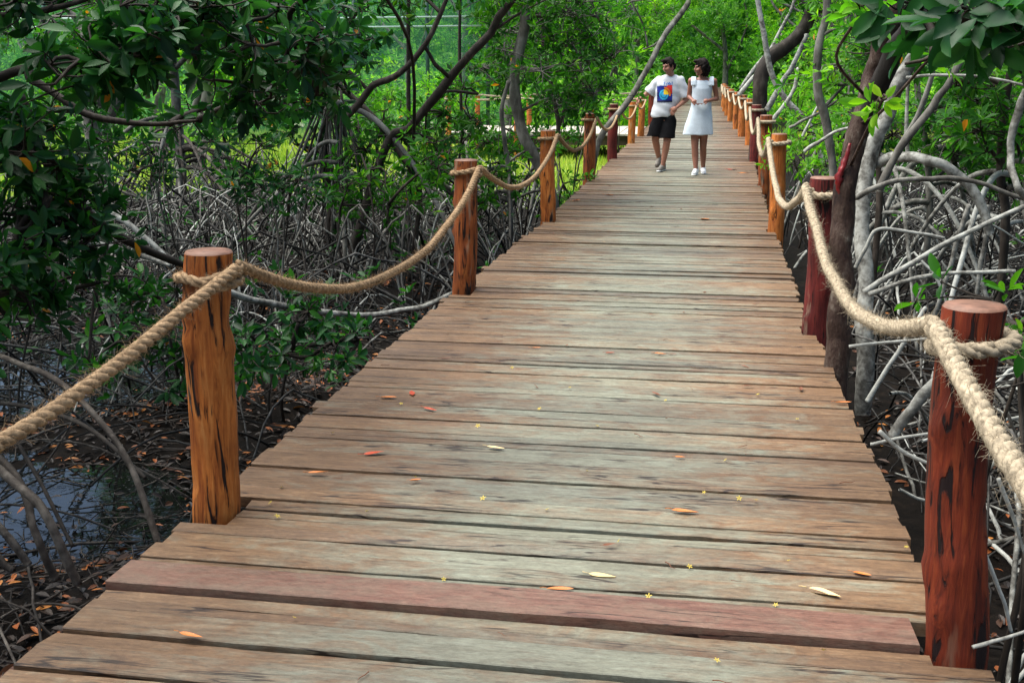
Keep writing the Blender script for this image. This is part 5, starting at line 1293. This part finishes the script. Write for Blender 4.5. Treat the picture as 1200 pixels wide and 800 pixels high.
hem = lambda co: .005*np.sin(co[:, 0]*34+1+co[:, 1]*20)*np.clip((.95-co[:, 2])*2.2, 0, 1)+.0012*np.sin(co[:, 2]*30+co[:, 0]*24)
fused('dress', dm, M['dress_cotton'], wom, .008, 4, hem)
shoe('shoe', wom, aR*[1, 1, 0]+[.005, .055, 0], aR*[1, 1, 0]+[-.03, -.17, 0], ZV, M['white_rubber'], M['white_rubber'])
shoe('shoe', wom, aL*[1, 1, 0]+[0, .055, 0.0], aL*[1, 1, 0]+[.02, -.17, 0.0], ZV, M['white_rubber'], M['white_rubber'])
pc = (hR+hL)/2+np.array([.0, -.05, .0])
V, F = box((0, 0, 0), (.10, .002, .055)); pm = MB(); pm.add(V+pc, F)
tag(pm.build('paper', M['white_cotton'], None, base=pc, smooth=False), "small white folded paper held between the hands of the person in the dress", 'paper')

# ------------------------------------------------------------------ fallen leaves and blossoms on the planks
def leaf_obj(kind, m, seed):
    g = np.random.default_rng(seed); n = 9; t = np.linspace(0, 1, n)
    w_ = .5*np.sin(t**.85*math.pi)**.8*g.uniform(.22, .34); curl = g.uniform(.1, .9); twist = g.uniform(-.7, .7)
    z = .012+.28*curl*(t-.5)**2; V = []
    for s_ in (-1, -.5, 0, .5, 1):
        V.append(np.stack([t-.5, s_*w_, z+abs(s_)*w_*curl*.7+twist*s_*w_*(t-.5)], -1))
    V = np.concatenate(V); V[:, 2] -= np.percentile(V[:, 2], 25); k = np.arange(4)[:, None]*n; s = np.arange(n-1)[None]
    q = np.stack([k+s, k+s+1, k+n+s+1, k+n+s], -1).reshape(-1, 4)
    sv, sf = tubes(np.array([[-.72, .02, .04], [-.6, 0, z[0]], [-.48, 0, z[0]]]), .012, 5)
    return make_mesh(kind, np.vstack([V, sv]), [np.vstack([q, sf[0]+len(V)]), sf[1]+len(V)], [m], {'tone': np.zeros(len(V)+len(sv))})
LFM = {}
def drop_leaf(label, px, py, col, size, rz, seed, group='fallen leaves on the planks'):
    me = LFM.setdefault((col, seed % 7), None) or leaf_obj('fallen_leaf', M['leaf_'+col], seed+10*len(LFM))
    LFM[col, seed % 7] = me
    o = bpy.data.objects.new('fallen_leaf', me); COL.objects.link(o)
    p = G(px, py, .006); o.location = (p[0], p[1], .010); o.scale = (size,)*3; o.rotation_euler = (rng.normal(0, .05), rng.normal(0, .05), rz)
    tag(o, label, 'leaf', group); return o
for i, a in enumerate([
    ('upright curled red leaf, uppermost of the leaf trio by the left deck edge', 483, 461, 'red', .085, 1.9),
    ('orange leaf lying flat, leftmost of the leaf trio by the left deck edge', 455, 466, 'orange', .085, .1),
    ('red leaf with a pale tip, right of the leaf trio by the left deck edge', 504, 480, 'red', .085, -.5),
    ('curled dark red leaf alone near the left deck edge', 440, 531, 'red', .10, .35),
    ('orange-red leaf nearest the first left post', 373, 554, 'orange', .085, .1),
    ('cream leaf in the middle of the deck below the leaf trio', 581, 525, 'cream', .085, -.25),
    ('small orange crumpled leaf left of the deck centre', 487, 563, 'orange', .05, .5),
    ('bright orange narrow leaf lying on the planks right of centre', 803, 600, 'orange', .10, -.02),
    ('large cream leaf near the nearest right post', 965, 696, 'cream', .115, -.55),
    ('pale orange leaf low in the middle of the deck', 656, 691, 'orange', .085, .15),
    ('narrow tan leaf lying along a plank gap low on the deck', 706, 675, 'cream', .09, -.12),
    ('orange leaf low at the left on the nearest planks', 224, 745, 'orange', .075, -.1),
    ('salmon leaf at the right deck edge above the middle', 988, 472, 'orange', .08, .05),
    ('small red leaf near the upper middle of the deck', 715, 414, 'red', .06, .4),
    ('orange leaf beside the small red one in the upper middle', 774, 415, 'orange', .07, -.1),
    ('orange leaf at the upper left of the deck by the third left post', 675, 235, 'orange', .13, .7),
    ('orange leaf below the feet of the man', 714, 229, 'orange', .12, .2),
    ('rusty leaf beneath the feet of the woman, to the right', 858, 199, 'red', .16, .1),
    ('rusty leaf at the right edge beside the feet of the woman', 872, 203, 'orange', .16, .3),
    ('tan leaf in the middle distance left of centre', 704, 284, 'cream', .10, .2),
    ('orange leaf in the middle distance right of centre', 826, 257, 'orange', .10, .1),
    ('orange scrap leaf wedged in a gap right of the deck centre', 797, 536, 'orange', .045, .2),
    ('small orange leaf near the right deck edge by the nearest post', 1010, 673, 'orange', .06, -.2),
    ('dull orange leaf in the upper left of the deck below the second post', 628, 408, 'orange', .06, .1)]):
    drop_leaf(*a, i)
for i in range(34):
    y = rng.uniform(7, 24) if i < 26 else rng.uniform(3, 7); x = rng.uniform(edgeL(y)+.1, edgeR(y)-.1)
    me = leaf_obj('fallen_leaf', M['leaf_brown'], i % 3) if ('brown', i % 3) not in LFM else LFM['brown', i % 3]; LFM['brown', i % 3] = me
    o = bpy.data.objects.new('fallen_leaf', me); COL.objects.link(o); o.location = (x, y, .009); s_ = rng.uniform(.035, .075); o.scale = (s_,)*3; o.rotation_euler = (0, 0, rng.uniform(0, 6.28))
    tag(o, 'tiny brown dry leaf scrap lying on the boardwalk planks', 'leaf', 'tiny brown leaf scraps on the planks')
# small star-shaped blossoms and twigs
V = []; F = []
for k in range(5):
    a = k*2*math.pi/5; c = np.array([math.cos(a), math.sin(a), 0]); s_ = np.array([-math.sin(a), math.cos(a), 0]); n0 = len(V)
    V += [c*.1-s_*.1, c*.1+s_*.1, c*.62+s_*.17+ZV*.18, c*1.0+ZV*.1, c*.62-s_*.17+ZV*.18]; F += [[n0, n0+1, n0+2], [n0, n0+2, n0+4], [n0+2, n0+3, n0+4]]
sv, sf = sphere((0, 0, .06), .17, 8, 5)
bme = make_mesh('fallen_blossom', np.vstack([V, sv]), [sf[0]+len(V), np.vstack([np.array(F), sf[1]+len(V)])], [M['blossom']], {'tone': np.zeros(len(V)+len(sv))})
spots = [(277, 694), (575, 717), (529, 706), (965, 763), (924, 658), (909, 710), (866, 585), (825, 578), (1062, 642), (840, 775), (808, 665), (725, 635), (688, 553), (520, 680), (345, 725), (487, 560), (470, 474), (330, 572), (317, 590), (325, 606), (390, 508), (886, 587), (566, 585), (641, 598), (934, 492), (888, 463), (668, 455), (632, 480), (780, 470), (600, 432), (700, 500), (850, 540), (560, 500), (430, 600), (760, 700)]
for i, (px, py) in enumerate(spots):
    o = bpy.data.objects.new('fallen_blossom', bme); COL.objects.link(o); p = G(px, py, .004); o.location = (p[0], p[1], .009); s_ = rng.uniform(.009, .014); o.scale = (s_,)*3; o.rotation_euler = (rng.normal(0, .3), rng.normal(0, .3), rng.uniform(0, 6))
    tag(o, 'tiny yellow star-shaped blossom fallen on the boardwalk planks', 'flower', 'tiny yellow blossoms on the planks')
tv, tf = tubes(np.array([[-.5, 0, .0], [-.15, .06, .02], [.2, -.02, .0], [.5, .08, .02]]), np.array([[.03, .026, .022, .012]]), 5)
tme = make_mesh('fallen_twig', tv, tf, [M['leaf_brown']], {'tone': np.zeros(len(tv))})
for i in range(26):
    y = rng.uniform(2.6, 8); x = rng.uniform(edgeL(y)+.1, edgeR(y)-.1)
    o = bpy.data.objects.new('fallen_twig', tme); COL.objects.link(o); o.location = (x, y, .009); s_ = rng.uniform(.03, .07); o.scale = (s_,)*3; o.rotation_euler = (0, 0, rng.uniform(0, 6.28))
    tag(o, 'tiny dark twig scrap lying on the boardwalk planks', 'twig', 'tiny dark twigs on the planks')


# ------------------------------------------------------------------ camera and colour
cam = bpy.data.cameras.new('camera'); co_ = bpy.data.objects.new('camera', cam); COL.objects.link(co_)
co_.location = (0, 0, EYE)
co_.rotation_euler = (math.pi/2-PITCH, 0, YAW)
cam.lens = 42; cam.sensor_width = 36; cam.clip_end = 600; cam.clip_start = 0.05
scene.camera = co_
vs = scene.view_settings; vs.view_transform = 'Standard'; vs.look = 'None'; vs.gamma = 1; vs.exposure = 1.75; vs.use_curve_mapping = False
for o in _bases:
    if '_base' in o: del o['_base']
